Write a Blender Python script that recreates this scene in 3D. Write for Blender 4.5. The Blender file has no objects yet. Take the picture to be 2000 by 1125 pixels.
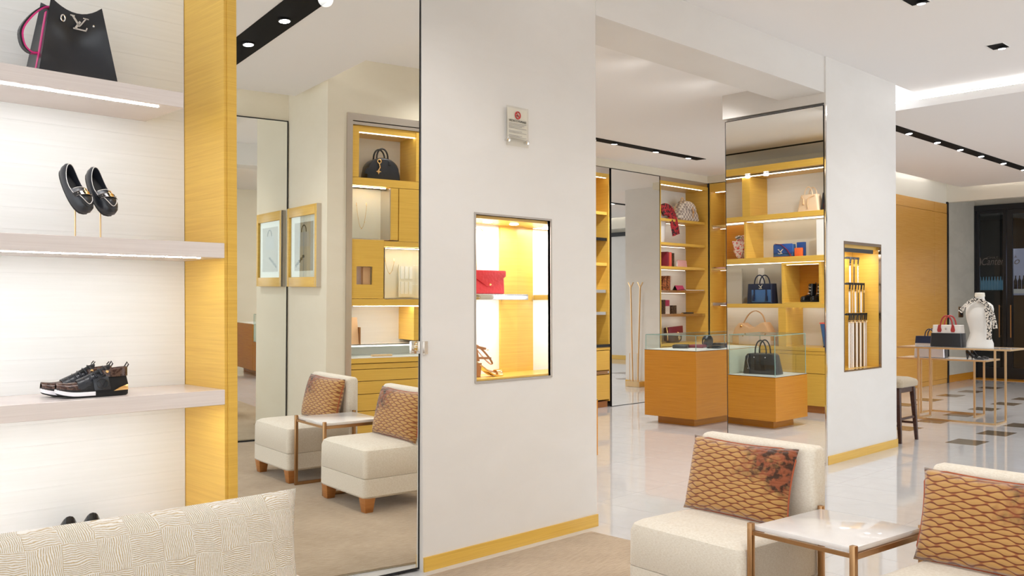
import bpy, bmesh, math, random
from mathutils import Vector, Matrix
S = bpy.context.scene
COL = S.collection
PI = math.pi
rnd = random.Random(7)

# ------------------------------------------------------------------ camera
YAW, ROLL = math.radians(45.46), math.radians(-0.178)
cy_, sy_ = math.cos(YAW), math.sin(YAW)
FW = Vector((cy_, sy_, 0)); RT = Vector((sy_, -cy_, 0)); UP = Vector((0, 0, 1))
r_ = RT * math.cos(ROLL) + UP * math.sin(ROLL)
u_ = UP * math.cos(ROLL) - RT * math.sin(ROLL)
cd = bpy.data.cameras.new('camera'); cam = bpy.data.objects.new('camera', cd); COL.objects.link(cam)
m = Matrix.Identity(4)
for i in range(3):
    m[i][0] = r_[i]; m[i][1] = u_[i]; m[i][2] = -FW[i]
m[2][3] = 1.55
cam.matrix_world = m
cd.sensor_width = 36; cd.lens = 1782.5 * 36 / 2000; cd.shift_y = 31.4 / 2000
cd.clip_start = 0.05; cd.clip_end = 100
S.camera = cam

# ------------------------------------------------------------------ view, world, lights
S.view_settings.view_transform = 'Standard'; S.view_settings.look = 'None'
S.view_settings.gamma = 1; S.view_settings.use_curve_mapping = False
S.view_settings.exposure = 0.32
W = bpy.data.worlds.new('world'); S.world = W; W.use_nodes = True
bg = W.node_tree.nodes['Background']
bg.inputs[0].default_value = (0.94, 0.975, 1.0, 1); bg.inputs[1].default_value = 1.75
S.cycles.max_bounces = 10; S.cycles.glossy_bounces = 6; S.cycles.transmission_bounces = 8
S.cycles.transparent_max_bounces = 8; S.cycles.diffuse_bounces = 5
S.cycles.use_denoising = True
S.cycles.sample_clamp_indirect = 6

def lamp(kind, name, loc, power, direction=(0, 0, -1), color=(1, .98, .96), size=.06, spot=130, sx=None, sy=None):
    d = bpy.data.lights.new(name, kind); d.energy = power; d.color = color
    if kind == 'SPOT':
        d.spot_size = math.radians(spot); d.spot_blend = .8; d.shadow_soft_size = size
    elif kind == 'AREA':
        d.shape = 'RECTANGLE'; d.size = sx; d.size_y = sy
    else:
        d.shadow_soft_size = size
    o = bpy.data.objects.new(name, d); COL.objects.link(o); o.location = loc
    o.rotation_euler = Vector(direction).to_track_quat('-Z', 'Y').to_euler()
    return o

SPOTS = []   # (x, y, z, aim, watts): every one has a lamp head built below
# left seating zone track, added lintel fill track, back room track, right hall track, square downlights
for y in (0.35, 1.0, 1.55, 2.35, 3.1): SPOTS.append((3.06 + .03 * y, y, 3.58, (0.05, 0.1, -1), 52))
for x, y in ((5.5, 4.72), (6.6, 4.72), (7.7, 4.72)): SPOTS.append((x, y, 3.69, (-.05, .7, -1), 200))  # hidden fill spots added behind the lintel to brighten the back room
for x in (9.18, 9.62, 10.55, 11.35): SPOTS.append((x, 7.80, 3.70, (0.05, .12, -1), 140))
for x in (11.95, 12.9, 13.75, 14.6, 15.6, 16.6): SPOTS.append((x, 4.81, 3.735, (-.05, -.1, -1), 120))
for x, y in ((7.25, 2.86), (9.08, 2.845), (5.4, 2.4), (7.2, 1.0), (9.05, 1.0), (5.4, 1.0)): SPOTS.append((x, y, 3.89, (0, 0, -1), 75))  # all after the first pair are unseen downlights added for fill
for i, (x, y, z, aim, w) in enumerate(SPOTS):
    lamp('SPOT', 'ceiling_spot_light', (x, y, z - .03), w * .45, aim, spot=140, size=.05)

# ------------------------------------------------------------------ materials
def mat(name, col, rough=.5, metal=0, spec=.5, coat=0, emit=None, es=0, trans=0, ior=1.45, sheen=0):
    m = bpy.data.materials.new(name); m.use_nodes = True
    b = m.node_tree.nodes['Principled BSDF']
    b.inputs['Base Color'].default_value = (*col, 1); b.inputs['Roughness'].default_value = rough
    b.inputs['Metallic'].default_value = metal; b.inputs['Specular IOR Level'].default_value = spec
    b.inputs['Coat Weight'].default_value = coat; b.inputs['Coat Roughness'].default_value = .08
    b.inputs['Transmission Weight'].default_value = trans; b.inputs['IOR'].default_value = ior
    b.inputs['Sheen Weight'].default_value = sheen
    if emit: b.inputs['Emission Color'].default_value = (*emit, 1); b.inputs['Emission Strength'].default_value = es
    return m
class N:
    """tiny node helper"""
    def __init__(s, m):
        s.t = m.node_tree; s.b = s.t.nodes['Principled BSDF']
    def n(s, ty, **k):
        o = s.t.nodes.new(ty)
        for a, v in k.items(): setattr(o, a, v)
        return o
    def l(s, a, b): s.t.links.new(a, b)
    def coord(s, scale=(1, 1, 1), out='Object', rot=(0, 0, 0)):
        c = s.n('ShaderNodeTexCoord'); mp = s.n('ShaderNodeMapping')
        mp.inputs['Scale'].default_value = scale; mp.inputs['Rotation'].default_value = rot
        s.l(c.outputs[out], mp.inputs[0]); return mp.outputs[0]
    def noise(s, vec, scale=5, detail=3, dist=0, rough=.5):
        o = s.n('ShaderNodeTexNoise'); o.inputs['Scale'].default_value = scale; o.inputs['Detail'].default_value = detail
        o.inputs['Distortion'].default_value = dist; o.inputs['Roughness'].default_value = rough
        s.l(vec, o.inputs['Vector']); return o.outputs['Fac']
    def ramp(s, fac, stops):
        o = s.n('ShaderNodeValToRGB'); e = o.color_ramp.elements
        while len(e) < len(stops): e.new(.5)
        for k, (p, c) in enumerate(stops): e[k].position = p; e[k].color = (*c, 1)
        s.l(fac, o.inputs[0]); return o.outputs[0]
    def math(s, op, a, b=None, c=None):
        o = s.n('ShaderNodeMath', operation=op)
        for i, v in enumerate((a, b, c)):
            if v is None: continue
            if isinstance(v, (int, float)): o.inputs[i].default_value = v
            else: s.l(v, o.inputs[i])
        return o.outputs[0]
    def mix(s, fac, a, b):
        o = s.n('ShaderNodeMix', data_type='RGBA')
        for i, v in ((0, fac), (6, a), (7, b)):
            if isinstance(v, (int, float)): o.inputs[i].default_value = v
            elif isinstance(v, tuple): o.inputs[i].default_value = (*v, 1)
            else: s.l(v, o.inputs[i])
        return o.outputs[2]
    def xyz(s, vec):
        o = s.n('ShaderNodeSeparateXYZ'); s.l(vec, o.inputs[0]); return o.outputs
    def color(s, c): s.l(c, s.b.inputs['Base Color'])
    def bump(s, h, strength=.3, dist=.01):
        o = s.n('ShaderNodeBump'); o.inputs['Strength'].default_value = strength; o.inputs['Distance'].default_value = dist
        s.l(h, o.inputs['Height']); s.l(o.outputs[0], s.b.inputs['Normal'])

def wood(name, c1, c2, rough=.3, fz=55, spec=.5):
    m = mat(name, c1, rough, spec=spec); k = N(m)
    v = k.coord((1.1, 1.1, fz)); a = k.noise(v, 1.5, 4, .25)
    b2 = k.noise(k.coord((2.5, 2.5, fz * 3)), 1.5, 2)
    f = k.math('MULTIPLY_ADD', b2, .5, k.math('MULTIPLY', a, .6))
    k.color(k.ramp(f, [(.36, c2), (.68, c1)])); return m
M = {}
M['wood'] = wood('honey_wood', (.76, .48, .09), (.66, .385, .065))
M['wood_amber'] = wood('amber_wood', (.60, .255, .022), (.50, .19, .014), .25)
M['wood_brown'] = wood('leg_wood', (.46, .19, .05), (.36, .13, .035), .35)
M['walnut'] = wood('walnut', (.07, .025, .014), (.035, .012, .008), .3)
M['shelf_white'] = wood('bleached_oak', (.78, .71, .68), (.70, .62, .59), .22, 70)
M['panel_white'] = wood('white_board', (.84, .845, .83), (.80, .805, .785), .45, 25)
def plaster(name, c1, c2, rough=.55):
    m = mat(name, c1, rough, spec=.3); k = N(m)
    k.color(k.ramp(k.noise(k.coord((1, 1, 2.2)), 1.6, 6, .6, .6), [(.35, c2), (.65, c1)]))
    k.bump(k.noise(k.coord(), 25, 3), .04, .004); return m
M['plaster'] = plaster('cream_plaster', (.765, .742, .715), (.74, .715, .685))
M['plaster_warm'] = plaster('warm_plaster', (.79, .73, .60), (.765, .70, .565))
M['ceiling'] = mat('ceiling_paint', (.87, .85, .84), .8, spec=.2)
M['white'] = mat('white_lacquer', (.86, .85, .83), .3)
M['cream_panel'] = mat('cream_panel', (.80, .76, .66), .3)
M['grey_gloss'] = mat('grey_gloss_panel', (.55, .52, .46), .12)
M['grey_stone'] = plaster('grey_stone', (.54, .505, .43), (.47, .44, .37), .4)
M['mirror'] = mat('mirror_silver', (.93, .945, .925), .0, 1)
M['chrome'] = mat('chrome', (.80, .79, .77), .08, 1)
M['nickel'] = mat('brushed_nickel', (.62, .56, .50), .25, 1)
M['gold'] = mat('polished_gold', (.95, .64, .28), .18, 1)
M['brass'] = mat('satin_brass', (.80, .58, .33), .3, 1)
M['bronze'] = mat('aged_bronze', (.46, .27, .13), .32, 1)
M['black_metal'] = mat('black_metal', (.012, .012, .014), .35)
M['black_leather'] = mat('black_leather', (.017, .019, .025), .28, spec=.6)
M['black_matte'] = mat('black_suede', (.008, .008, .009), .75)
M['black_gloss'] = mat('black_patent', (.008, .008, .009), .1, spec=.7)
M['navy'] = mat('navy_leather', (.012, .02, .055), .35)
M['denim'] = mat('blue_leather', (.05, .14, .34), .4)
M['blue'] = mat('bright_blue_leather', (.03, .10, .38), .4)
M['tan'] = mat('natural_calf_leather', (.72, .47, .26), .45)
M['beige'] = mat('beige_leather', (.74, .56, .38), .42)
M['coral'] = mat('coral_leather', (.80, .13, .09), .4)
M['red_handle'] = mat('red_leather', (.40, .035, .035), .4)
M['pink'] = mat('hot_pink_leather', (.75, .05, .25), .35)
M['rose'] = mat('rose_leather', (.70, .38, .36), .45)
M['burgundy'] = mat('burgundy_leather', (.22, .02, .04), .4)
M['magenta'] = mat('magenta_leather', (.45, .04, .12), .4)
M['brown_leather'] = mat('dark_brown_leather', (.05, .022, .018), .35)
M['tan_shoe'] = mat('tan_strap_leather', (.38, .17, .07), .4)
M['white_leather'] = mat('white_leather', (.80, .76, .72), .4)
M['pale_pink'] = mat('pale_pink_leather', (.80, .66, .60), .4)
M['orange'] = mat('orange_card', (.85, .16, .04), .5)
M['silver'] = mat('silver_leather', (.66, .62, .64), .25, .6)
M['paper'] = mat('paper', (.85, .83, .79), .7)
M['paper_grey'] = mat('grey_print', (.42, .37, .31), .7)
M['white_rubber'] = mat('white_rubber', (.85, .83, .86), .5)
M['led'] = mat('led_diffuser', (1, 1, 1), .4, emit=(.97, .985, 1), es=52)
M['led_soft'] = mat('soft_led_diffuser', (1, 1, 1), .4, emit=(1, .96, .86), es=5)
M['track_black'] = mat('matt_black_track', (.006, .006, .007), .7, spec=.12)
M['grout'] = mat('grey_grout', (.33, .31, .30), .8)
M['satin_grey'] = mat('satin_grey_trim', (.42, .38, .34), .45)
M['dark_bronze'] = mat('dark_bronze_mirror', (.30, .22, .16), .12, 1)
M['wood_hall'] = wood('hall_veneer', (.68, .36, .085), (.58, .28, .055), .22)
M['cushion_navy'] = M['navy']
M['led_cool'] = mat('cool_led_diffuser', (1, 1, 1), .4, emit=(1, .99, .97), es=34)
M['lens'] = mat('lamp_lens', (1, 1, 1), .3, emit=(1, .98, .98), es=12)
M['red_print'] = mat('red_print', (.55, .03, .03), .6)
M['black_print'] = mat('black_print', (.02, .02, .02), .6)
M['grey_print'] = mat('pale_grey_print', (.38, .36, .35), .7)
def glass(name, tint=(.96, .985, .975), fac=.08):
    m = bpy.data.materials.new(name); m.use_nodes = True; t = m.node_tree; t.nodes.clear()
    o = t.nodes.new('ShaderNodeOutputMaterial'); mx = t.nodes.new('ShaderNodeMixShader')
    tr = t.nodes.new('ShaderNodeBsdfTransparent'); gl = t.nodes.new('ShaderNodeBsdfGlossy'); fr = t.nodes.new('ShaderNodeLayerWeight')
    pw = t.nodes.new('ShaderNodeMath'); pw.operation = 'POWER'; pw.inputs[1].default_value = 4; ma = t.nodes.new('ShaderNodeMath'); ma.operation = 'MULTIPLY_ADD'; ma.inputs[1].default_value = .7; ma.inputs[2].default_value = .035
    tr.inputs[0].default_value = (*tint, 1); gl.inputs['Roughness'].default_value = .0
    t.links.new(fr.outputs['Facing'], pw.inputs[0]); t.links.new(pw.outputs[0], ma.inputs[0])
    t.links.new(ma.outputs[0], mx.inputs[0]); t.links.new(tr.outputs[0], mx.inputs[1]); t.links.new(gl.outputs[0], mx.inputs[2])
    t.links.new(mx.outputs[0], o.inputs[0]); return m
M['glass'] = glass('clear_glass')
M['door_glass'] = glass('tinted_door_glass', (.55, .56, .55))
M['glass_edge'] = mat('green_glass_edge', (.25, .42, .38), .15)
M['acrylic'] = glass('clear_acrylic', (.97, .96, .93))
def fabric(name, c1, c2, sc=220, rough=.95, bump=.25):
    m = mat(name, c1, rough, spec=.15, sheen=.25); k = N(m)
    a = k.noise(k.coord((sc * .25, sc * .25, sc)), 1, 2); b2 = k.noise(k.coord((sc, sc, sc * .3)), 1, 2)
    f = k.math('ADD', k.math('MULTIPLY', a, .6), k.math('MULTIPLY', b2, .4))
    k.color(k.ramp(f, [(.35, c2), (.62, c1)])); k.bump(f, bump, .003); return m
M['linen'] = fabric('cream_linen', (.77, .715, .62), (.66, .585, .475), 300)
M['stool_fabric'] = fabric('taupe_fabric', (.50, .42, .31), (.40, .32, .22), 260)
def rugmat():
    m = mat('rug_pile', (.5, .33, .18), 1, spec=.05, sheen=.3); k = N(m)
    a = k.noise(k.coord((14, 140, 1), rot=(0, 0, .35)), 1, 3); b2 = k.noise(k.coord(), 2.2, 4)
    f = k.math('ADD', k.math('MULTIPLY', a, .6), k.math('MULTIPLY', b2, .4))
    k.color(k.ramp(f, [(.3, (.30, .21, .125)), (.5, (.40, .295, .19)), (.68, (.50, .385, .265))])); k.bump(a, .5, .01); return m
M['rug'] = rugmat()
def stone(name, c1, c2, rough):
    m = mat(name, c1, rough, spec=.75); k = N(m)
    k.color(k.ramp(k.noise(k.coord(), 3, 6, 1.2, .6), [(.35, c2), (.65, c1)])); return m
M['tile'] = stone('white_polished_stone', (.66, .655, .66), (.615, .605, .605), .06)
M['inlay'] = stone('taupe_inlay_stone', (.24, .19, .135), (.15, .115, .08), .15)
M['stone_top'] = stone('white_table_stone', (.82, .79, .77), (.77, .735, .71), .08)
def ogee():
    m = mat('rust_gold_velvet', (.5, .2, .05), .7, spec=.2, sheen=.4); k = N(m)
    v = k.coord(); x, _, z = k.xyz(v)
    n = k.noise(v, 9, 2); n2 = k.noise(v, 5.5, 4, 0, .65)
    zz = k.math('ADD', z, k.math('MULTIPLY', n, .035)); xx = k.math('ADD', x, k.math('MULTIPLY', n, .05))
    a = k.math('COSINE', k.math('MULTIPLY', zz, 2 * PI / .038))
    w = k.math('MULTIPLY', k.math('COSINE', k.math('MULTIPLY', xx, 2 * PI / .086)), .60)
    h = k.math('ABSOLUTE', k.math('ADD', a, w))
    edge = k.ramp(h, [(.16, (.15, .04, .014)), (.36, (.30, .085, .028)), (.50, (.48, .265, .085))])
    worn = k.ramp(k.math('ADD', n2, k.math('ADD', k.math('MULTIPLY', z, 1.25), k.math('MULTIPLY', x, .5))), [(.62, (0, 0, 0)), (.80, (1, 1, 1))])
    rub = k.mix(k.ramp(k.noise(v, 34, 3), [(.42, (0, 0, 0)), (.55, (1, 1, 1))]), (.055, .022, .010), (.27, .075, .03))
    k.color(k.mix(worn, edge, rub)); k.bump(h, .4, .006); return m
M['ogee'] = ogee()
M['rust'] = mat('rust_velvet', (.38, .08, .02), .8, sheen=.4)
def basket():
    m = mat('basket_weave_chenille', (.75, .66, .52), .95, spec=.1, sheen=.3); k = N(m)
    v = k.coord(); nz = k.noise(v, 14, 2)
    x, _, z = k.xyz(v)
    xx = k.math('ADD', x, k.math('MULTIPLY', nz, .03)); zz = k.math('ADD', z, k.math('MULTIPLY', nz, .03))
    cb = k.n('ShaderNodeCombineXYZ'); k.l(xx, cb.inputs[0]); k.l(zz, cb.inputs[1])
    ch = k.n('ShaderNodeTexChecker'); ch.inputs['Scale'].default_value = 10; k.l(cb.outputs[0], ch.inputs[0])
    sx = k.math('SINE', k.math('MULTIPLY', xx, 2 * PI / .0062)); sz = k.math('SINE', k.math('MULTIPLY', zz, 2 * PI / .0062))
    mx = k.n('ShaderNodeMix', data_type='FLOAT'); k.l(ch.outputs['Fac'], mx.inputs[0]); k.l(sx, mx.inputs[2]); k.l(sz, mx.inputs[3])
    h = k.math('ADD', mx.outputs[0], k.math('MULTIPLY', k.noise(v, 160, 2), 1.6))
    k.color(k.ramp(h, [(.0, (.56, .42, .24)), (.5, (.74, .67, .56)), (.9, (.82, .77, .70))])); k.bump(h, .5, .004); return m
M['basket'] = basket()
def checks(name, c1, c2, sc):
    m = mat(name, c1, .4); k = N(m)
    ch = k.n('ShaderNodeTexChecker'); ch.inputs['Scale'].default_value = sc; ch.inputs[1].default_value = (*c1, 1); ch.inputs[2].default_value = (*c2, 1)
    k.l(k.coord(), ch.inputs[0]); k.color(ch.outputs[0]); return m
M['azur'] = checks('cream_grey_check_canvas', (.76, .68, .59), (.36, .30, .27), 24)
M['white_check'] = checks('white_check_canvas', (.82, .78, .74), (.62, .55, .50), 60)
def blotch(name, a, b2, sc, lo=.46, hi=.52):
    m = mat(name, a, .6); k = N(m); k.color(k.ramp(k.noise(k.coord(), sc, 2), [(lo, a), (hi, b2)])); return m
M['mono'] = blotch('brown_monogram_canvas', (.035, .02, .014), (.16, .095, .045), 70, .55, .58)
M['orange_mono'] = blotch('orange_brown_canvas', (.50, .16, .05), (.12, .04, .02), 60, .45, .52)
M['scarf_red'] = blotch('red_black_scarf', (.42, .02, .03), (.02, .01, .012), 28, .5, .54)
M['scarf_pink'] = blotch('coral_white_scarf', (.72, .10, .09), (.85, .70, .65), 32, .42, .47)
M['scarf_bw'] = blotch('black_white_scarf', (.80, .74, .66), (.015, .015, .018), 55, .52, .55)
M['brown_shiny'] = blotch('glossy_brown_canvas', (.045, .022, .018), (.10, .055, .04), 60); M['brown_shiny'].node_tree.nodes['Principled BSDF'].inputs['Roughness'].default_value = .2
M['red_quilt'] = mat('red_embossed_leather', (.56, .03, .035), .42)
_k = N(M['red_quilt']); _k.bump(_k.noise(_k.coord(), 45, 1), .35, .01)
M['night'] = mat('dark_shopfront', (.012, .011, .011), .7)
M['night_warm'] = mat('dim_wood_shopfront', (.05, .028, .013), .6)
M['night_lit'] = mat('lit_display', (.4, .42, .55), .6, emit=(.30, .32, .48), es=.55)
M['bottle'] = mat('dark_bottle_glass', (.012, .014, .02), .1, spec=.7)
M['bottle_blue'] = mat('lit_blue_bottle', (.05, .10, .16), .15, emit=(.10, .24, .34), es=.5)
M['silver_print'] = mat('silver_lettering', (.13, .11, .10), .5)

# ------------------------------------------------------------------ mesh helpers
class B:
    def __init__(s): s.v = []; s.f = []
    def add(s, vs, fs, T=None):
        o = len(s.v)
        s.v += [tuple(T @ Vector(p)) if T else tuple(p) for p in vs]
        s.f += [tuple(i + o for i in f) for f in fs]; return s
    def box(s, x0, x1, y0, y1, z0, z1, T=None):
        return s.hexa([(x0, y0, z0), (x1, y0, z0), (x1, y1, z0), (x0, y1, z0)], [(x0, y0, z1), (x1, y0, z1), (x1, y1, z1), (x0, y1, z1)], T)
    def hexa(s, bt, tp, T=None):
        return s.add(bt + tp, [(3, 2, 1, 0), (4, 5, 6, 7), (0, 1, 5, 4), (1, 2, 6, 5), (2, 3, 7, 6), (3, 0, 4, 7)], T)
    def loft(s, rings, cap=True, T=None):
        n = len(rings[0]); vs = [p for r in rings for p in r]; fs = []
        for a in range(len(rings) - 1):
            for i in range(n):
                j = (i + 1) % n; fs.append((a * n + i, a * n + j, (a + 1) * n + j, (a + 1) * n + i))
        if cap:
            fs.append(tuple(range(n - 1, -1, -1))); fs.append(tuple((len(rings) - 1) * n + i for i in range(n)))
        return s.add(vs, fs, T)
    def lathe(s, prof, n=20, c=(0, 0, 0), T=None, sq=(1, 1)):
        return s.loft([[(c[0] + sq[0] * r * math.cos(2 * PI * i / n), c[1] + sq[1] * r * math.sin(2 * PI * i / n), c[2] + z) for i in range(n)] for r, z in prof], True, T)
    def sweep(s, pts, prof, closed=False, T=None, upv=None):
        P_ = [Vector(p) for p in pts]; n = len(P_); rings = []; last = Vector(upv) if upv else None
        for i in range(n):
            a = P_[(i - 1) % n] if (closed or i > 0) else P_[i]; b = P_[(i + 1) % n] if (closed or i < n - 1) else P_[i]
            t = (b - a).normalized()
            if last is None: last = Vector((0, 0, 1)) if abs(t.z) < .9 else Vector((1, 0, 0))
            side = t.cross(last)
            if side.length < 1e-5: side = t.cross(Vector((.3, .8, .5)))
            side.normalize(); nn = side.cross(t).normalized()
            if upv is None: last = nn
            rings.append([tuple(P_[i] + side * p[0] + nn * p[1]) for p in prof])
        if closed: rings.append(rings[0])
        return s.loft(rings, not closed, T)
    def tube(s, pts, r, n=8, closed=False, T=None):
        return s.sweep(pts, [(r * math.cos(2 * PI * i / n), r * math.sin(2 * PI * i / n)) for i in range(n)], closed, T)
    def strap(s, pts, w, t, closed=False, T=None, upv=None):
        return s.sweep(pts, [(-w / 2, -t / 2), (w / 2, -t / 2), (w / 2, t / 2), (-w / 2, t / 2)], closed, T, upv)
    def poly(s, pts, y0, y1, T=None):
        """outline in x,z pushed from y0 to y1"""
        return s.loft([[(p[0], y0, p[1]) for p in pts], [(p[0], y1, p[1]) for p in pts]], True, T)
    def ball(s, c, r, n=10, T=None):
        rr = r if isinstance(r, tuple) else (r, r, r); k = n // 2
        return s.loft([[(c[0] + rr[0] * max(math.sin(PI * a / k), .02) * math.cos(2 * PI * i / n), c[1] + rr[1] * max(math.sin(PI * a / k), .02) * math.sin(2 * PI * i / n), c[2] - rr[2] * math.cos(PI * a / k)) for i in range(n)] for a in range(k + 1)], True, T)
def arc(cx, cz, rx, rz, a0, a1, n, y=0):
    return [(cx + rx * math.cos(math.radians(a0 + (a1 - a0) * i / n)), y, cz + rz * math.sin(math.radians(a0 + (a1 - a0) * i / n))) for i in range(n + 1)]
def rrect(hx, hy, r, z, n=4, cx=0, cy=0):
    o = []
    for qx, qy, a0 in ((1, 1, 0), (-1, 1, 90), (-1, -1, 180), (1, -1, 270)):
        for i in range(n + 1):
            a = math.radians(a0 + 90 * i / n); o.append((cx + qx * (hx - r) + r * math.cos(a), cy + qy * (hy - r) + r * math.sin(a), z))
    return o
def link(o, parent):
    COL.objects.link(o)
    if parent is not None: o.parent = parent
    return o
def obj(name, b, m, parent=None, loc=None, rz=0, bevel=0, smooth=False, segs=2, sub=0, **props):
    me = bpy.data.meshes.new(name); me.from_pydata(b.v, [], b.f); me.update()
    bm = bmesh.new(); bm.from_mesh(me)
    bmesh.ops.recalc_face_normals(bm, faces=bm.faces)
    if bevel:
        ed = [e for e in bm.edges if len(e.link_faces) == 2 and e.calc_face_angle(0) > .5]
        bmesh.ops.bevel(bm, geom=ed, offset=bevel, segments=segs, affect='EDGES', profile=.5, clamp_overlap=True)
    bm.to_mesh(me); bm.free()
    me.materials.append(M[m] if isinstance(m, str) else m)
    if smooth or bevel:
        me.polygons.foreach_set('use_smooth', [True] * len(me.polygons)); me.set_sharp_from_angle(angle=math.radians(38))
    o = bpy.data.objects.new(name, me)
    if loc: o.location = loc
    if rz: o.rotation_euler = (0, 0, rz)
    if sub:
        md = o.modifiers.new('round', 'SUBSURF'); md.levels = sub; md.render_levels = sub
    for k, v in props.items(): o[k] = v
    return link(o, parent)
def box(name, m, x0, x1, y0, y1, z0, z1, parent=None, bevel=0, **p):
    return obj(name, B().box(x0, x1, y0, y1, z0, z1), m, parent, bevel=bevel, **p)
def struct(name, b, m, parent=None, **k):
    o = obj(name, b, m, parent, **k)
    if parent is None: o['kind'] = 'structure'
    return o
def sbox(name, m, *a, parent=None, **k): return struct(name, B().box(*a), m, parent, **k)
def thing(name, label, cat, loc=(0, 0, 0), rz=0, group=None):
    o = bpy.data.objects.new(name, None); o.empty_display_size = .1; COL.objects.link(o)
    o.location = loc; o.rotation_euler = (0, 0, rz); o['label'] = label; o['category'] = cat
    if group: o['group'] = group
    return o
def tag(o, label, cat, group=None):
    o['label'] = label; o['category'] = cat
    if group: o['group'] = group
    return o
def copytree(root, loc, rz, label=None, group=None):
    r = root.copy(); COL.objects.link(r); r.location = loc; r.rotation_euler = (0, 0, rz)
    if label: r['label'] = label
    if group: r['group'] = group
    for ch in list(root.children):
        c = ch.copy(); COL.objects.link(c); c.parent = r
        for g in list(ch.children):
            d = g.copy(); COL.objects.link(d); d.parent = c
    return r
def text(name, s, size, m, parent, loc, rot, extrude=.0006, align='CENTER', shear=0, sx=1):
    cu = bpy.data.curves.new(name, 'FONT'); cu.body = s; cu.size = size; cu.extrude = extrude; cu.align_x = align; cu.shear = shear
    tmp = bpy.data.objects.new(name + '_curve', cu); COL.objects.link(tmp); bpy.context.view_layer.update()
    me = bpy.data.meshes.new_from_object(tmp.evaluated_get(bpy.context.evaluated_depsgraph_get()))
    bpy.data.objects.remove(tmp); bpy.data.curves.remove(cu)
    me.materials.clear(); me.materials.append(M[m])
    o = bpy.data.objects.new(name, me); o.location = loc; o.rotation_euler = rot; o.scale = (sx, 1, 1)
    return link(o, parent)
def emblem(parent, m, loc, h, rz=0, name='emblem', tilt=0):
    """interlocked L and V plate"""
    b = B(); t = h * .06
    def st(p, q, w):
        a = Vector((p[0], 0, p[1])); c = Vector((q[0], 0, q[1])); d = (c - a).normalized(); s_ = Vector((-d.z, 0, d.x)) * w / 2
        b.hexa([tuple(a - s_ + Vector((0, -t, 0))), tuple(a + s_ + Vector((0, -t, 0))), tuple(a + s_), tuple(a - s_)],
               [tuple(c - s_ + Vector((0, -t, 0))), tuple(c + s_ + Vector((0, -t, 0))), tuple(c + s_), tuple(c - s_)])
    k = h
    st((-.52 * k, .95 * k), (-.02 * k, .25 * k), .15 * k); st((-.02 * k, .28 * k), (.42 * k, .9 * k), .09 * k)
    st((-.68 * k, .95 * k), (-.36 * k, .95 * k), .08 * k); st((.22 * k, .9 * k), (.62 * k, .9 * k), .08 * k)
    st((.02 * k, .62 * k), (-.34 * k, .04 * k), .15 * k); st((-.48 * k, .05 * k), (.46 * k, .03 * k), .10 * k); st((.40 * k, .0 * k), (.50 * k, .26 * k), .09 * k)
    o = obj(name, b, m, parent, loc=loc, rz=rz); o.rotation_euler = (tilt, 0, rz); return o

# ================================================================== SETTING
# floor: polished stone tiles 0.5 x 1.0 m with taupe inlays
floor = sbox('floor', 'tile', -4, 26, -6, 12, -.06, -.002)
k = N(M['tile'])
tile_me = None
box('floor_grout', 'grout', 1.48, 13.48, -.38, 9.62, -.002, -.0013, floor)
def tile(x0, y0, sx, sy, m, z0=-.002, z1=0.0):
    global tile_me
    if m == 'tile' and tile_me is not None:
        o = bpy.data.objects.new('floor_tile', tile_me); o.location = (x0, y0, 0); link(o, floor); return
    o = obj('floor_tile' if m == 'tile' else 'inlay_tile', B().box(.0012, sx - .0012, .0012, sy - .0012, z0, z1), m, floor, loc=(x0, y0, 0))
    if m == 'tile': tile_me = o.data
for i in range(2, 26):
    for j in range(-1, 9):
        tile(.48 + .5 * i, .62 + j, .5, 1.0, 'tile')
for x, y in [(10.72 + .955 * i, 3.685) for i in range(-3, 5)] + [(11.36 + .955 * i, 4.65) for i in range(0, 7)] + [(14.0 + .96 * i, 5.73) for i in range(0, 5)] + [(13.2 + .96 * i, 2.7) for i in range(0, 4)]:
    if x > 10.3 : tile(x - .21, y - .165, .42, .33, 'inlay', -.001, .0012)

rug = thing('rug', 'large sand brown rug with streaky pile under the chairs', 'rug')
obj('rug_pile', B().box(.4, 4.71, .42, 4.03, .0005, .011).box(.4, 4.21, -.64, .42, .0005, .011), 'rug', rug)
obj('rug_edge', B().box(.395, 4.715, .415, 4.035, .0004, .007).box(.395, 4.215, -.645, .415, .0004, .007), 'stool_fabric', rug)

# pillar with the first niche (x 3.753-4.42, z 1.077-2.10)
def niche_wall(name, x0, x1, y0, y1, z1, nx0, nx1, nz0, nz1, d, m='plaster'):
    b = B()
    b.box(x0, nx0, y0, y1, 0, z1); b.box(nx1, x1, y0, y1, 0, z1)
    b.box(nx0, nx1, y0, y1, 0, nz0); b.box(nx0, nx1, y0, y1, nz1, z1)
    b.box(nx0, nx1, y0 + d, y1, nz0, nz1)
    return struct(name, b, m)
w1 = niche_wall('wall_front', 3.335, 4.89, 4.13, 4.78, 3.95, 3.753, 4.42, 1.077, 2.10, .34)
pb = B(); pb.box(8.34, 8.625, 4.11, 5.25, 0, 3.95); pb.box(9.48, 9.86, 4.11, 5.25, 0, 3.95); pb.box(8.625, 9.48, 4.11, 5.25, 0, .87); pb.box(8.625, 9.48, 4.11, 5.25, 2.162, 3.95)
pb.box(8.625, 9.48, 4.43, 5.25, .87, 2.162); pb.box(8.262, 8.34, 4.11, 4.128, 0, 3.95); pb.box(8.262, 8.34, 4.128, 5.25, 3.47, 3.95)
w2 = struct('wall_pillar', pb, 'plaster')
sbox('wall_lintel', 'plaster', 4.89, 8.262, 4.125, 4.6, 3.565, 3.95)
sbox('wall_behind_mirror', 'plaster', 2.178, 3.335, 4.40, 4.6, 0, 3.95)
sbox('wall_over_shelves', 'plaster', -.5, 2.178, 4.62, 4.75, 0, 3.95)
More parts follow.
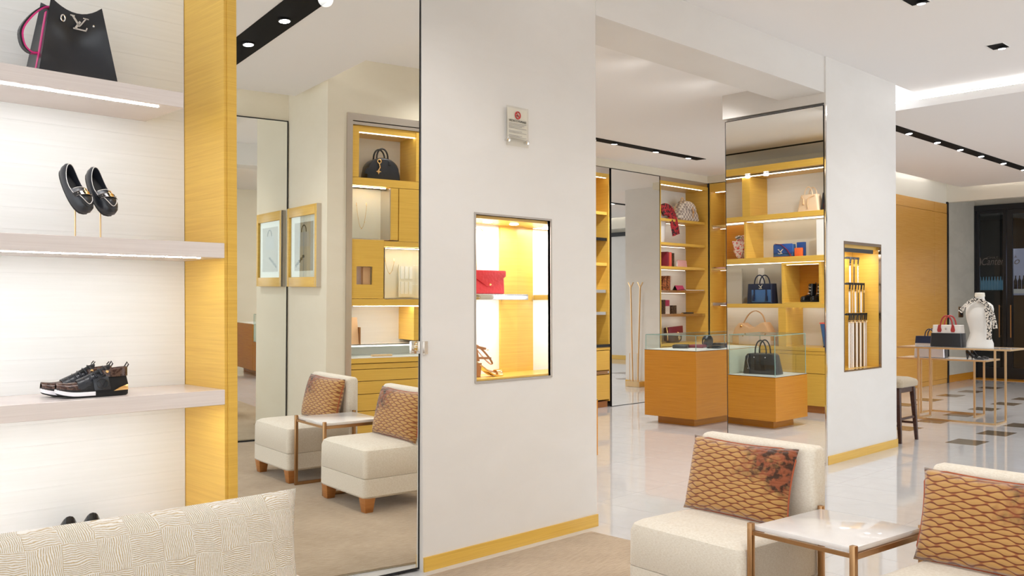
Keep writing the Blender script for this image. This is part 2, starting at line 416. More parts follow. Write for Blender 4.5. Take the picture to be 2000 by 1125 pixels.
sbox('baseboard_front', 'wood', 3.337, 4.892, 4.118, 4.13, 0, .083)
sbox('baseboard_pillar', 'wood', 8.268, 9.862, 4.098, 4.11, 0, .083)
sbox('baseboard_pillar_end', 'wood', 9.86, 9.872, 4.098, 5.25, 0, .083)
# ceilings
cl = B()
cl.box(-4, 10.95, -6, 4.13, 3.91, 4.0); struct('ceiling', cl, 'ceiling')
sbox('ceiling_seating_panel', 'ceiling', -3, 4.12, -.22, 4.13, 3.60, 3.72)
bc_ = B(); bc_.box(3.7, 10.42, 4.6, 9.4, 3.72, 3.85); bc_.box(10.42, 13.9, 6.44, 9.4, 3.72, 3.85); struct('ceiling_back_room', bc_, 'ceiling')
hp = B(); hp.box(10.5, 18.32, -3, 6.4, 3.755, 3.843); struct('ceiling_hall_panel', hp, 'ceiling')
sbox('ceiling_hall_upper', 'ceiling', 10.95, 18.6, -3, 6.85, 3.95, 4.02)
sbox('ceiling_vestibule', 'ceiling', 18.52, 20.1, -3, 6.85, 3.65, 3.75)
# back room walls
sbox('wall_back', 'plaster_warm', 3.7, 14, 9.27, 9.4, 0, 3.75)
sbox('wall_back_header', 'plaster_warm', 10.2, 13.32, 8.76, 9.27, 3.60, 3.73)
sbox('wall_back_room_left', 'plaster_warm', 3.65, 3.8, 4.78, 9.3, 0, 3.75)
sbox('wall_back_room_right', 'plaster', 13.78, 13.9, 6.6, 9.3, 0, 3.95)
sbox('baseboard_back_room_right', 'wood', 13.765, 13.78, 6.6, 7.85, 0, .1)
sbox('wall_right_header', 'plaster_warm', 13.31, 13.8, 7.6, 8.76, 3.60, 3.73)
# hall: timber wall panels, plaster cove, grey stone recess, shop door
hall = B(); hall.box(13.9, 18.45, 6.69, 6.85, 3.46, 4.0); hall.box(13.9, 20.1, 6.72, 6.9, 0, 3.65)
struct('wall_hall', hall, 'cream_panel')
wh = struct('wall_hall_timber', B().box(13.9, 18.40, 6.70, 6.72, .0, 3.47), 'wood_hall')
for x0, x1 in ((13.9, 15.9), (15.906, 17.75), (17.756, 18.37)):
    for z0, z1 in ((.09, 3.27), (3.276, 3.46)):
        obj('timber_panel', B().box(x0, x1, 6.675, 6.70, z0, z1), 'wood_hall', wh, bevel=.002, segs=1)
box('skirting', 'wood_hall', 13.9, 18.37, 6.68, 6.70, 0, .085, wh)
sbox('trim_hall_corner', 'black_metal', 18.37, 18.43, 6.66, 6.72, 0, 3.5)
sbox('wall_hall_stone', 'grey_stone', 18.43, 19.95, 6.69, 6.72, 0, 3.66)
sbox('baseboard_hall_stone', 'wood_amber', 18.43, 19.9, 6.675, 6.69, 0, .14)
sbox('wall_hall_fascia', 'cream_panel', 18.40, 18.55, -3, 6.69, 3.49, 3.95)
sbox('wall_door_header', 'grey_stone', 19.93, 20.1, -3, 6.72, 3.53, 3.66)
sbox('wall_street', 'plaster', 19.93, 20.1, -3, 4.88, 0, 3.53)
sbox('baseboard_street', 'wood', 19.915, 19.93, -3, 4.88, 0, .12)
# seating zone behind the camera, seen in the tall mirror
sbox('wall_mirror_alcove', 'plaster_warm', 1.5, 4.3, -.85, -.735, 0, 3.95)
sbox('wall_picture', 'plaster_warm', 4.234, 4.45, -.735, .395, 0, 3.95)
kb = B(); kb.box(4.43, 7.0, .0, .396, 3.37, 3.95); kb.box(4.235, 4.43, .30, .396, 0, 3.95); kb.box(5.85, 7.0, .0, .395, 0, 3.4); kb.box(4.3, 7.0, -.12, -.02, 0, 3.4)
struct('wall_jewellery', kb, 'plaster_warm')

# ------------------------------------------------------------------ mirrors
def mirror(name, label, T, w, h, bw=.02, d=.02, mm='black_metal'):
    """panel in local x (0..w), z (0..h), facing -y"""
    t = thing(name, label, 'mirror'); t.matrix_world = T
    obj('mirror_glass', B().box(bw * .4, w - bw * .4, -.001, 0, bw * .4, h - bw * .4), 'mirror', t)
    fb = B(); fb.box(0, bw * .4, -.003, d, 0, h); fb.box(w - bw * .4, w, -.003, d, 0, h); fb.box(0, w, -.003, d, 0, bw * .5); fb.box(0, w, -.003, d, h - bw * .4, h)
    obj('mirror_frame', fb, mm, t); obj('backing_board', B().box(bw * .4, w - bw * .4, .001, d, bw * .5, h - bw * .4), 'black_metal', t)
    return t
def plane_matrix(org, n, along):
    """org: lower left corner, n: facing normal, along: in-plane direction of local x"""
    n = Vector(n).normalized(); x = Vector(along); x = (x - n * x.dot(n)).normalized(); y = -n; z = x.cross(y)
    mm = Matrix.Identity(4)
    for i in range(3): mm[i][0] = x[i]; mm[i][1] = y[i]; mm[i][2] = z[i]; mm[i][3] = org[i]
    return mm
d, e = math.radians(-5.82), math.radians(-.607)
n1 = Vector((math.sin(d) * math.cos(e), -math.cos(d) * math.cos(e), math.sin(e)))
al = Vector((math.cos(d), math.sin(d), 0))
o1 = Vector((3.333, 4.15, 1.5)); zdir = al.cross(-n1)
org1 = o1 - al * 1.157 - zdir * 1.488
T1 = plane_matrix(org1, n1, al)
tm = mirror('tall_mirror', 'tall frameless mirror door beside the white shelf column, reflecting two chairs', T1, 1.157, 3.55)
lt = obj('latch', B().box(1.092, 1.157, -.012, 0, 1.252, 1.326), 'chrome', tm, bevel=.004)
box('latch_plate', 'nickel', 3.337, 3.362, 4.112, 4.13, 1.262, 1.336, tm).matrix_parent_inverse = T1.inverted()
d, e = math.radians(1.7), math.radians(-.5)
n2 = Vector((-math.cos(d) * math.cos(e), math.sin(d) * math.cos(e), math.sin(e)))
al2 = Vector((-math.sin(d), -math.cos(d), 0))
o2 = Vector((8.255, 4.13, 1.5)); z2 = al2.cross(-n2)
org2 = o2 - al2 * 1.095 - z2 * 1.488
mirror('pillar_mirror', 'tall mirror on the side of the pillar reflecting lit shelves', plane_matrix(org2, n2, al2), 1.105, 3.43, .014, .008)
obj('trim_1', B().box(8.236, 8.262, 4.100, 4.113, 0, 3.445), 'chrome')['kind'] = 'structure'
mirror('back_mirror', 'tall mirror panel on the far wall beside the backpack shelves', plane_matrix((10.715, 8.755, 0), (0, -1, 0), (1, 0, 0)), 1.225, 3.592, .016, .03)
mirror('alcove_mirror', 'narrow mirror panel in the corner beside the framed picture', plane_matrix((4.225, -.72, 0), (0, 1, 0), (-1, 0, 0)), 1.6, 3.43, .03, .012)

# ------------------------------------------------------------------ ceiling fixtures
def track(label, x0, x1, y0, y1, z, heads):
    t = thing('ceiling_light_track', label, 'ceiling light', ((x0 + x1) / 2, (y0 + y1) / 2, z))
    cx, cy = (x0 + x1) / 2, (y0 + y1) / 2
    obj('track_channel', B().box(x0 - cx, x1 - cx, y0 - cy, y1 - cy, -.004, -.0005), 'track_black', t)
    for hx, hy, aim in heads: head(t, hx - cx, hy - cy, aim)
    return t
def head(t, hx, hy, aim, r=.045):
    q = Vector(aim).normalized().to_track_quat('-Z', 'Y').to_matrix().to_4x4(); q.translation = Vector((hx, hy, -.012))
    h = obj('spot_head', B().lathe([(r * .7, .006), (r * 1.06, .003), (r * 1.06, -.006), (r * .9, -.008)], 14, T=q), 'black_metal', t, smooth=True)
    obj('lens', B().lathe([(r * .9, -.007), (r * .88, -.0095), (.002, -.011)], 14, T=q), 'lens', h)
hs = lambda a, b2: [(x, y, aim) for x, y, z, aim, w in SPOTS[a:b2]]
track('black recessed track with spotlights over the seating zone, seen in the tall mirror', 2.98, 3.24, -.1, 3.9, 3.60, hs(0, 5))
track('black spotlight track on the back room ceiling before the far mirror', 8.7, 11.68, 7.71, 7.88, 3.72, hs(8, 12))
track('black spotlight track slanting across the hall ceiling at right', 11.3, 17.3, 4.72, 4.89, 3.755, hs(12, 18))
track('thin black track above the reflected left shelves', 4.68, 4.78, 5.3, 9.0, 3.72, [])
track('added black fill spotlight track hidden behind the lintel between the pillars', 5.0, 8.1, 4.65, 4.79, 3.72, hs(5, 8))
for i, (x, y, z, aim, w) in enumerate(SPOTS[18:]):
    lab = ['square black downlight at the top edge of the ceiling', 'square black downlight in front of the air slot', 'added unseen square black downlight over the walkway before the lounge chairs', 'added unseen square black downlight in the middle of the row nearer the cabinet', 'added unseen square black downlight at the hall end of the row nearer the cabinet', 'added unseen square black downlight right before the jewellery cabinet'][i]
    t = thing('square_downlight', lab, 'ceiling light', (x, y, 3.91), group='square downlights')
    box('recess_plate', 'track_black', -.10, .10, -.07, .07, -.003, -.0005, t)
    fb = B(); fb.box(-.106, -.10, -.076, .076, -.005, 0); fb.box(.10, .106, -.076, .076, -.005, 0); fb.box(-.10, .10, -.076, -.07, -.005, 0); fb.box(-.10, .10, .07, .076, -.005, 0)
    obj('trim_ring', fb, 'white', t); head(t, .05, -.02, (0.1, 0, -1), .035)
t = thing('air_slot', 'long narrow air diffuser slot in the bright ceiling edge', 'vent', (10.66, 1.5, 3.91))
fb = B(); fb.box(-.11, -.06, -2.6, 2.62, -.006, -.0005); fb.box(-.035, .035, -2.6, 2.62, -.006, -.0005); fb.box(.06, .10, -2.6, 2.62, -.006, -.0005)
obj('slat', fb, 'white', t); obj('slot_gap', B().box(-.06, .06, -2.6, 2.62, -.002, -.0003), 'black_metal', t)
# cove strips: light hidden on top of the lowered panels
def strip(label, x0, x1, y0, y1, z, m='led_cool', up=True):
    t = thing('cove_light', label, 'light', ((x0 + x1) / 2, (y0 + y1) / 2, z))
    a, b2 = (x1 - x0) / 2, (y1 - y0) / 2
    box('holder', 'white', -a, a, -b2, b2, 0, .008, t); box('diffuser', m, -a * .8, a * .8, -b2 * .99, b2 * .99, .008, .014, t)
strip('cove light strip hidden on the hall ceiling panel edge', 10.53, 10.56, -2.5, 6.2, 3.844)
strip('cove light strip hidden above the timber wall', 10.8, 18.2, 6.32, 6.35, 3.844)
strip('cove light strip hidden above the fascia', 18.2, 18.24, -2, 6.2, 3.844)
strip('cove light strip above the seating ceiling panel', -1, 4.0, -.18, -.16, 3.721)
strip('cove light strip above the seating panel side', 4.05, 4.07, -.1, 4.0, 3.721)

# ================================================================== WHITE SHELF WALL, LEFT
t = thing('shelving_unit', 'white shelf wall with four thick pale shelves and a honey wood end panel', 'shelves', (1.25, 4.13, 0))
X = lambda x: x - 1.25
box('end_panel', 'wood', X(2.128), X(2.176), 0, .49, 0, 3.9, t)
box('wood_lining', 'wood', X(2.112), X(2.127), .006, .435, 0, 3.9, t)
box('back_board', 'panel_white', X(-.2), X(2.11), .441, .46, 0, 3.9, t)
pm = B().box(X(-.2), X(2.11), .435, .441, .0003, .0999)
po = None
for i in range(38):
    if po is None: po = obj('panel', pm, 'panel_white', t, loc=(0, 0, .1 * i))
    else:
        q = po.copy(); q.location = (0, 0, .1 * i); link(q, t)
SHELF_Z = (2.547, 1.85, 1.14, .43)
for i, z in enumerate(SHELF_Z):
    x1 = X(1.908) if i == 0 else X(2.111)
    s_ = obj('shelf', B().box(X(-.2), x1, .0, .434, z - .073, z), 'shelf_white', t, bevel=.002, segs=1)
    box('light_strip', 'led', X(-.2), x1 - .10, .045, .057, z - .0755, z - .0732, s_)

# ================================================================== SOFA, CHAIRS, TABLE
def cushion(name, w, h, th, m, nu=26, nv=18, ears=.05):
    b = B(); idx = {}
    def pt(u, v, s):
        e = max(0, (1 - abs(u) ** 3.0)) ** .5 * max(0, (1 - abs(v) ** 3.0)) ** .5
        bow = 1 - ears * (1 - v * v) * abs(u) ** 6; bow2 = 1 - ears * 1.3 * (1 - u * u) * abs(v) ** 6
        return (w / 2 * u * bow, s * th / 2 * e, h / 2 * v * bow2)
    for s in (-1, 1):
        g = [[pt(-1 + 2 * i / nu, -1 + 2 * j / nv, s) for i in range(nu + 1)] for j in range(nv + 1)]
        o = len(b.v); b.v += [p for r in g for p in r]
        for j in range(nv):
            for i in range(nu):
                q = (o + j * (nu + 1) + i, o + j * (nu + 1) + i + 1, o + (j + 1) * (nu + 1) + i + 1, o + (j + 1) * (nu + 1) + i)
                b.f.append(q if s < 0 else q[::-1])
    return b
def weld(o, dist=.0005):
    bm = bmesh.new(); bm.from_mesh(o.data); bmesh.ops.remove_doubles(bm, verts=bm.verts, dist=dist); bmesh.ops.recalc_face_normals(bm, faces=bm.faces)
    bm.to_mesh(o.data); bm.free(); o.data.polygons.foreach_set('use_smooth', [True] * len(o.data.polygons)); return o

sofa = thing('sofa', 'cream two seat sofa at the lower left edge of the picture', 'sofa', (1.05, 3.35, .012), math.radians(-3))
obj('base', B().box(-.95, .95, -.55, .30, .09, .30), 'linen', sofa, bevel=.02)
obj('seat', B().box(-.94, .94, -.56, .12, .30, .45), 'linen', sofa, bevel=.035, segs=3)
obj('backrest', B().box(-.95, .78, .14, .30, .28, .70), 'linen', sofa, bevel=.03, segs=3)
for sx in (-.88, .82):
    for sy in (-.48, .22): obj('leg', B().hexa([(sx - .025, sy - .025, .0), (sx + .025, sy - .025, .0), (sx + .025, sy + .025, .0), (sx - .025, sy + .025, .0)], [(sx - .035, sy - .035, .09), (sx + .035, sy - .035, .09), (sx + .035, sy + .035, .09), (sx - .035, sy + .035, .09)]), 'wood_brown', sofa)
c = weld(obj('back_cushion', cushion('c', 1.66, .50, .28, 'basket', 40, 24, .03), 'basket', loc=(1.0, 3.05, .612), smooth=True))
c.rotation_euler = (math.radians(-9), 0, math.radians(-4.5))
tag(c, 'plump cream cushion in basket weave chenille on the sofa at lower left', 'cushion')

def lounge_chair(label, loc, rz, proto=None):
    if proto: return copytree(proto, loc, rz, label, 'armless lounge chairs by the side table')
    t = thing('lounge_chair', label, 'chair', loc, rz, 'armless lounge chairs by the side table')
    hw = .345
    # x = depth (0 front .. .66), y = width
    b = B(); rings = []
    for z, ins, r in ((.105, .012, .03), (.12, .0, .035), (.248, .0, .035)): rings.append(rrect(.33 - ins, hw - ins, r, z, 4, .33))
    b.loft(rings); obj('base', b, 'linen', t, smooth=True)
    b = B(); rings = []
    for z, ins, r in ((.250, .004, .035), (.256, .0, .035), (.42, .0, .04), (.452, .008, .05), (.468, .03, .06), (.474, .06, .06), (.478, .14, .06), (.480, .22, .06)): rings.append(rrect(.30 - ins, hw - ins, r, z, 4, .30))
    b.loft(rings); obj('seat', b, 'linen', t, smooth=True)
    b = B(); rings = []
    for y, ins, r in ((-hw, .018, .03), (-hw + .008, .006, .035), (-hw + .025, 0, .035), (hw - .025, 0, .035), (hw - .008, .006, .035), (hw, .018, .03)):
        rings.append([(p[0], y, p[1]) for p in rrect(.055 - ins, .20 - ins, r, 0, 4, .605, .655)])
    b.loft(rings); obj('backrest', b, 'linen', t, smooth=True)
    b = B(); b.box(.56, .655, -hw + .01, hw - .01, .106, .47); obj('back_support', b, 'linen', t)
    for sx in (.055, .60):
        for sy in (-hw + .055, hw - .055):
            f = lambda k, z: [(sx - k, sy - k, z), (sx + k, sy - k, z), (sx + k, sy + k, z), (sx - k, sy + k, z)]
            obj('leg', B().hexa(f(.032, 0), f(.045, .108)), 'wood_brown', t, bevel=.003)
    return t
RZ = math.radians(-6.2)
ux = Vector((math.cos(RZ), math.sin(RZ), 0)); uy = Vector((-math.sin(RZ), math.cos(RZ), 0))
mid1 = Vector((3.540, 2.483, .011)); mid2 = mid1 - uy * 1.252
ch1 = lounge_chair('cream armless lounge chair left of the side table, rust cushion on it', mid1, RZ)
lounge_chair('cream armless lounge chair right of the side table, cut by the picture edge', mid2, RZ, ch1)
for mid, lab in ((mid1, 'rust and gold scale patterned cushion on the lounge chair nearer the pillar'), (mid2, 'rust and gold scale patterned cushion on the lounge chair at lower right corner')):
    p = mid + ux * .475 + uy * .035 + Vector((0, 0, .655))
    c = weld(obj('throw_pillow', cushion('p', .64, .385, .15, 'ogee', 28, 20, .06), 'ogee', loc=p, smooth=True))
    c.rotation_euler = (math.radians(-14), 0, RZ - PI / 2); tag(c, lab, 'cushion', 'patterned cushions')
    pb_ = B(); n_ = 64; pts = []
    for i in range(n_):
        a = 2 * PI * i / n_; u = max(-1, min(1, 1.25 * math.cos(a))); v = max(-1, min(1, 1.25 * math.sin(a)))
        pts.append((.32 * u * (1 - .06 * (1 - v * v) * abs(u) ** 6), 0, .1925 * v * (1 - .078 * (1 - u * u) * abs(v) ** 6)))
    obj('piping', pb_.tube(pts, .0045, 6, True), 'rust', c, smooth=True)

tc = (Vector((3.561, 2.099, 0)) + Vector((4.017, 1.59, 0))) / 2
t = thing('side_table', 'square stone topped side table on aged bronze legs between the lounge chairs', 'table', (tc.x, tc.y, .011), RZ)
hx, hy = .268, .246
obj('table_top', B().box(-hx + .012, hx - .012, -hy + .004, hy - .004, .545, .566), 'stone_top', t, bevel=.002)
for sx in (-1, 1):
    for sy in (-1, 1):
        obj('leg', B().box(sx * hx - .0125, sx * hx + .0125, sy * hy - .0125, sy * hy + .0125, 0, .578), 'bronze', t, bevel=.0025)
for sy in (-1, 1):
    obj('foot_rail', B().box(-hx + .0125, hx - .0125, sy * hy - .0125, sy * hy + .0125, 0, .025), 'bronze', t, bevel=.002)
    obj('top_rail', B().box(-hx + .0125, hx - .0125, sy * hy - .008, sy * hy + .008, .522, .544), 'bronze', t)
for sx in (-1, 1): obj('top_rail', B().box(sx * hx - .006, sx * hx + .006, -hy + .0125, hy - .0125, .527, .544), 'bronze', t)

# ================================================================== NICHE DISPLAYS
# first niche: x 3.753-4.42, y 4.13-4.47, z 1.077-2.10
t = thing('display_niche', 'lit recess in the front pillar lined in honey wood, white board and mirror', 'niche', (3.753, 4.13, 1.077))
w, h, dp = .667, 1.023, .335
box('back_board', 'panel_white', .0, w, dp - .012, dp, .01, h - .001, t)
box('wood_panel', 'wood', .505, w - .006, dp - .03, dp - .012, .012, h - .02, t)
box('wood_floor', 'wood', .006, w - .006, .012, dp - .03, .0, .012, t)
box('mirror_side', 'mirror', w - .006, w - .001, .015, dp - .012, .012, h - .02, t)
box('side_board', 'panel_white', .001, .006, .015, dp - .012, .012, h - .02, t)
cpl = obj('canopy', B().box(.006, w - .006, .02, dp - .012, h - .02, h - .002), 'wood', t)
for x in (.26, .50): obj('downlight', B().lathe([(.03, .006), (.03, -.003), (.022, -.004), (.001, -.004)], 14, (x, .17, h - .022)), 'lens', cpl)
fb = B(); fb.box(-.012, 0, -.006, .02, -.012, h + .012); fb.box(w, w + .012, -.006, .02, -.012, h + .012); fb.box(0, w, -.006, .02, -.012, 0); fb.box(0, w, -.006, .02, h, h + .012)
obj('frame', fb, 'satin_grey', t)
sh_ = obj('shelf', B().box(.004, .51, .05, .30, .50, .535), 'chrome', t, bevel=.002)
box('shelf_top', 'panel_white', .006, .505, .055, .295, .5352, .537, sh_)
lamp('AREA', 'niche_light', (4.12, 4.30, 2.07), 4.5, sx=.4, sy=.15)
lamp('AREA', 'niche_light', (4.0, 4.28, 1.572), 2.2, sx=.4, sy=.12)

# second niche: x 8.625-9.48, y 4.11-4.43, z .87-2.162, belts
t = thing('belt_niche', 'tall mirrored recess in the far pillar with black belt rails', 'niche', (8.625, 4.11, .87))
w, h, dp = .855, 1.292, .32
box('back_board', 'wood', .0, w, dp - .012, dp, .0, h, t)
box('white_strip', 'panel_white', .0, .40, dp - .018, dp - .012, .0, h, t)
box('side_board', 'wood', w - .006, w - .001, .02, dp - .012, .01, h - .02, t)
box('floor_board', 'wood', .0, w, .02, dp - .012, 0, .012, t)
box('canopy', 'wood', .0, w, .04, dp - .012, h - .06, h - .03, t)
box('canopy_light', 'led', .1, w - .1, .05, .07, h - .064, h - .0605, t)
fb = B(); fb.box(0, .012, -.004, .05, 0, h); fb.box(w - .014, w, -.004, .02, 0, h); fb.box(.012, w - .014, -.004, .03, 0, .014); fb.box(.012, w - .014, -.004, .06, h - .03, h)
obj('frame', fb, 'dark_bronze', t)
box('header', 'black_metal', .06, w - .1, .04, .06, h - .10, h - .06, t)
belt_mats = [('mono', 'white_check', 'black_matte'), ]
rails = [(1.156, .05, .675, .27, ['white', 'black_leather', 'white_check']), (.89, .05, .80, .30, ['white', 'tan', 'white', 'black_leather', 'white', 'black_leather']), (.575, .05, 1.05, .55, ['white', 'white_check', 'white', 'black_leather', 'white', 'black_leather', 'white', 'black_leather', 'white', 'white_check'])]
belts = []
for k_, (z, x0, x1, L, seq) in enumerate(rails):
    x1 = min(x1, (.675, .80, 1.05)[k_]); yy = .17
    obj('hanging_rail', B().box(.40, x1, yy - .02, yy, z - .022, z), 'black_metal', t)
    obj('rail_bracket', B().box(.405, .42, yy - .002, dp - .018, z - .02, z - .004), 'black_metal', t)
lamp('AREA', 'niche_light', (9.05, 4.27, 2.07), 3.2, sx=.5, sy=.12)
for k_, (z, x0, xr, L, seq) in enumerate(((1.156, .40, .675, .265, ['white', 'black_leather', 'white_check']), (.89, .40, .80, .31, ['white', 'tan', 'white', 'black_leather', 'white', 'black_leather']), (.575, .40, .852, .565, ['white', 'white_check', 'white', 'black_leather', 'white', 'black_leather', 'white', 'black_leather', 'white', 'white_check']))):
    xr = min(xr, .84); n_ = len(seq)
    for i, mm in enumerate(seq):
        x = x0 + (xr - x0) * (i + .5) / n_; wd = .030 if mm == 'white' else .016 + .006 * (mm == 'white_check')
        row = ('short top', 'middle', 'long bottom')[k_]; ordn = ('first', 'second', 'third', 'fourth', 'fifth', 'sixth', 'seventh', 'eighth', 'ninth', 'tenth')[i]
        cn = {'white': 'white', 'black_leather': 'black', 'white_check': 'white checked', 'tan': 'tan'}[mm]
        bt = thing('belt', f'{cn} belt, {ordn} from the left on the {row} rail of the far niche', 'belt', (8.625 + x, 4.11 + .145, .87 + z), 0, f'belts on the {row} rail')
        obj('strap', B().box(-wd / 2, wd / 2, -.002, .002, -L, -.09), mm, bt)
        obj('loop_end', B().hexa([(-wd / 2 - .002, -.002, -.09), (wd / 2 - .002, -.002, -.09), (wd / 2 - .002, .002, -.09), (-wd / 2 - .002, .002, -.09)], [(0, -.002, .0), (wd + .004, -.002, .0), (wd + .004, .002, .0), (0, .002, .0)]), 'black_matte', bt)
        obj('buckle', B().tube([(-wd / 2, -.004, -.10), (wd / 2, -.004, -.10), (wd / 2, -.004, -.075), (-wd / 2, -.004, -.075)], .0025, 6, True), 'gold', bt)

# ================================================================== SIGN
t = thing('no_smoking_sign', 'clear acrylic no smoking notice on the front pillar', 'sign', (4.095, 4.13, 2.676))
obj('acrylic_plate', B().box(-.098, .098, -.026, -.022, -.125, .125), 'acrylic', t)
obj('printed_sheet', B().box(-.088, .088, -.0215, -.021, -.075, .115), 'paper', t)
for sx in (-.085, .085): obj('standoff', B().lathe([(.009, -.0), (.009, .024), (.014, .024), (.014, .032), (.006, .034)], 12, T=Matrix.Translation((sx, 0, -.09)) @ Matrix.Rotation(PI / 2, 4, 'X')), 'chrome', t, smooth=True)
obj('prohibition_ring', B().tube([(.022 * math.cos(a * PI / 12), -.0275, .072 + .022 * math.sin(a * PI / 12)) for a in range(24)], .0035, 6, True), 'red_print', t)
obj('prohibition_bar', B().hexa([(-.017, -.029, .085), (-.013, -.029, .089), (-.013, -.0265, .089), (-.017, -.0265, .085)], [(.013, -.029, .055), (.017, -.029, .059), (.017, -.0265, .059), (.013, -.0265, .055)]), 'red_print', t)
obj('cigarette', B().box(-.014, .012, -.0275, -.0262, .066, .071), 'black_print', t)
text('lettering', 'VIETATO FUMARE', .0195, 'black_print', t, (0, -.0268, .028), (PI / 2, 0, 0))
for i in range(10):
    if i in (4, 7): continue
    obj('text_line', B().box(-.078, .078 - .02 * (i % 3), -.0269, -.0262, .016 - .0095 * i, .019 - .0095 * i), 'grey_print', t)

# ================================================================== FURNITURE IN THE BACK ROOM
def carcass(t, w, d, zt, ws=.02, side='wood', plinth=.09, zb=.0):
    """front at y=0 facing -y, x 0..w"""
    box('side_panel', side, 0, ws, 0, d, plinth, zt, t); box('side_panel', side, w - ws, w, 0, d, plinth, zt, t)
    box('plinth', 'wood_brown', .01, w - .01, .04, d, 0, plinth, t)
# --- backpack shelf bay (x 11.955-13.31, y 8.755..9.22)
t = thing('shelf_bay', 'tall honey wood shelf bay holding the checked backpack', 'shelves', (11.955, 8.755, 0))
w, d = 1.365, .46
carcass(t, w, d, 3.53)
box('back_board', 'panel_white', .02, w - .02, d - .015, d, .09, 3.53, t)
box('top_panel', 'nickel', 0, w, 0, d, 3.53, 3.595, t)
tp = obj('canopy', B().box(.02, w - .02, .0, d - .015, 3.47, 3.53), 'wood', t); box('light_strip', 'led_soft', .03, w - .15, .02, .045, 3.466, 3.4695, tp)
for z in (2.935, 2.545, 2.158, 1.768, 1.378):
    s_ = obj('shelf', B().box(.021, w - .03, .05, d - .016, z - .042, z), 'wood', t, bevel=.002, segs=1)
    box('light_strip', 'led_soft', .05, w - .2, .34, .352, z - .0445, z - .0425, s_)
    box('shelf_edge', 'nickel' if z < 2 else 'wood', .021, w - .03, .046, .05, z - .042, z, s_)
box('counter', 'wood', 0, w, -.01, d, .86, .90, t)
for i, (z0, z1) in enumerate(((.10, .34), (.345, .59), (.595, .85))):
    for x0, x1 in ((.005, w / 2 - .002), (w / 2 + .002, w - .005)):
        dr = obj('drawer', B().box(x0, x1, -.012, .3, z0, z1), 'wood', t, bevel=.002, segs=1); box('knob', 'bronze', (x0 + x1) / 2 - .012, (x0 + x1) / 2 + .012, -.022, -.012, z1 - .05, z1 - .026, dr)
sbox('trim_2', 'black_metal', 13.318, 13.335, 8.74, 8.755, 0, 3.60)
# --- slim bay on the left of the far mirror (x 9.4-10.69)
t = thing('display_bay', 'slim wood display bay glimpsed between the pillar and the far mirror', 'shelves', (9.35, 8.755, 0))
w = 1.325
carcass(t, w, d, 3.50)
box('back_board', 'wood', .02, w - .02, d - .015, d, .09, 3.5, t); box('top_panel', 'nickel', 0, w, 0, d, 3.5, 3.59, t)
tp = obj('canopy', B().box(.02, w - .02, .0, d - .015, 3.44, 3.50), 'wood', t); box('light_strip', 'led_soft', .03, w - .05, .02, .045, 3.436, 3.4395, tp)
for z, mm in ((2.93, 'wood'), (2.54, 'black_gloss'), (2.165, 'wood'), (1.76, 'chrome'), (1.43, 'chrome')):
    s_ = obj('shelf', B().box(.021, w - .021, .03, d - .016, z - .045, z), mm, t); box('light_strip', 'led_soft', .05, w - .05, .34, .352, z - .0475, z - .0455, s_)
box('counter', 'black_gloss', 0, w, -.01, d, .90, .945, t); box('counter_top', 'wood', 0, w, -.005, d, .86, .90, t)
for x0, x1 in ((.02, w / 2 - .002), (w / 2 + .002, w - .02)):
    dr = obj('drawer', B().box(x0, x1, -.012, .3, .56, .85), 'wood', t, bevel=.002, segs=1)
    box('lock_plate', 'bronze', x0 + .02, x1 - .01, -.016, -.012, .50, .55, t)
    dr = obj('door', B().box(x0, x1, -.012, .01, .12, .49), 'wood', t, bevel=.002, segs=1)
    box('lock', 'chrome', x1 - .05, x1 - .02, -.02, -.012, .515, .54, t)
# --- bay on the right wall, facing -x (x 13.31..13.77, y 7.85..8.735)
t = thing('corner_bay', 'tall honey wood bay in the back corner right of the backpack shelves', 'shelves', (13.335, 7.85, 0), -PI / 2)
t.location = (13.335, 8.735, 0); w = .885
carcass(t, w, .43, 3.53)
box('back_board', 'wood', .02, w - .02, .415, .43, .09, 3.53, t); box('top_panel', 'wood', 0, w, 0, .43, 3.53, 3.59, t)
tp = obj('canopy', B().box(.02, w - .02, .0, .415, 3.45, 3.53), 'wood', t); box('light_strip', 'led_soft', .05, w - .05, .10, .13, 3.446, 3.4495, tp)
for z in (2.88, 2.165, 1.565, .885):
    s_ = obj('shelf', B().box(.021, w - .021, .04, .414, z - .05, z), 'wood', t); box('light_strip', 'led_soft', .05, w - .05, .25, .27, z - .0525, z - .0505, s_)
    box('shelf_edge', 'chrome', .021, w - .021, .035, .04, z - .05, z, s_)
box('door', 'wood', .005, w - .005, -.012, .01, .10, .84, t)
# --- long shelf wall on the left, facing +x, seen in the pillar mirror
LX, LY0, LY1 = 5.05, 5.55, 8.1
t = thing('shelving_unit', 'long lit wooden shelf wall seen in the pillar mirror', 'shelves', (LX, LY0, 0), PI / 2)
w = LY1 - LY0; d = .46     # local x = world y - LY0, local y = -(world x - LX)
yy = lambda y: y - LY0
carcass(t, w, d, 3.40)
for x0, x1, z0, z1, mm in ((.02, w - .02, 2.745, 3.31, 'panel_white'), (.02, w - .02, 2.14, 2.67, 'cream_panel'), (.02, w - .02, 1.485, 2.06, 'grey_gloss'), (.02, w - .02, .89, 1.43, 'panel_white')):
    box('back_board', mm, x0, x1, d - .02, d - .005, z0, z1, t)
cnp = obj('canopy', B().box(0, w, -.30, d, 3.31, 3.40), 'wood', t)
box('slot', 'black_metal', .02, w - .02, -.20, -.10, 3.304, 3.3095, cnp); box('light_strip', 'led_soft', .02, w - .02, -.03, .0, 3.304, 3.3095, cnp)
for y in (6.75, 7.05): obj('spot_lamp', B().lathe([(.02, 0), (.034, -.006), (.034, -.03), (.02, -.034)], 14, (yy(y), -.15, 3.304)), 'lens', cnp, smooth=True)
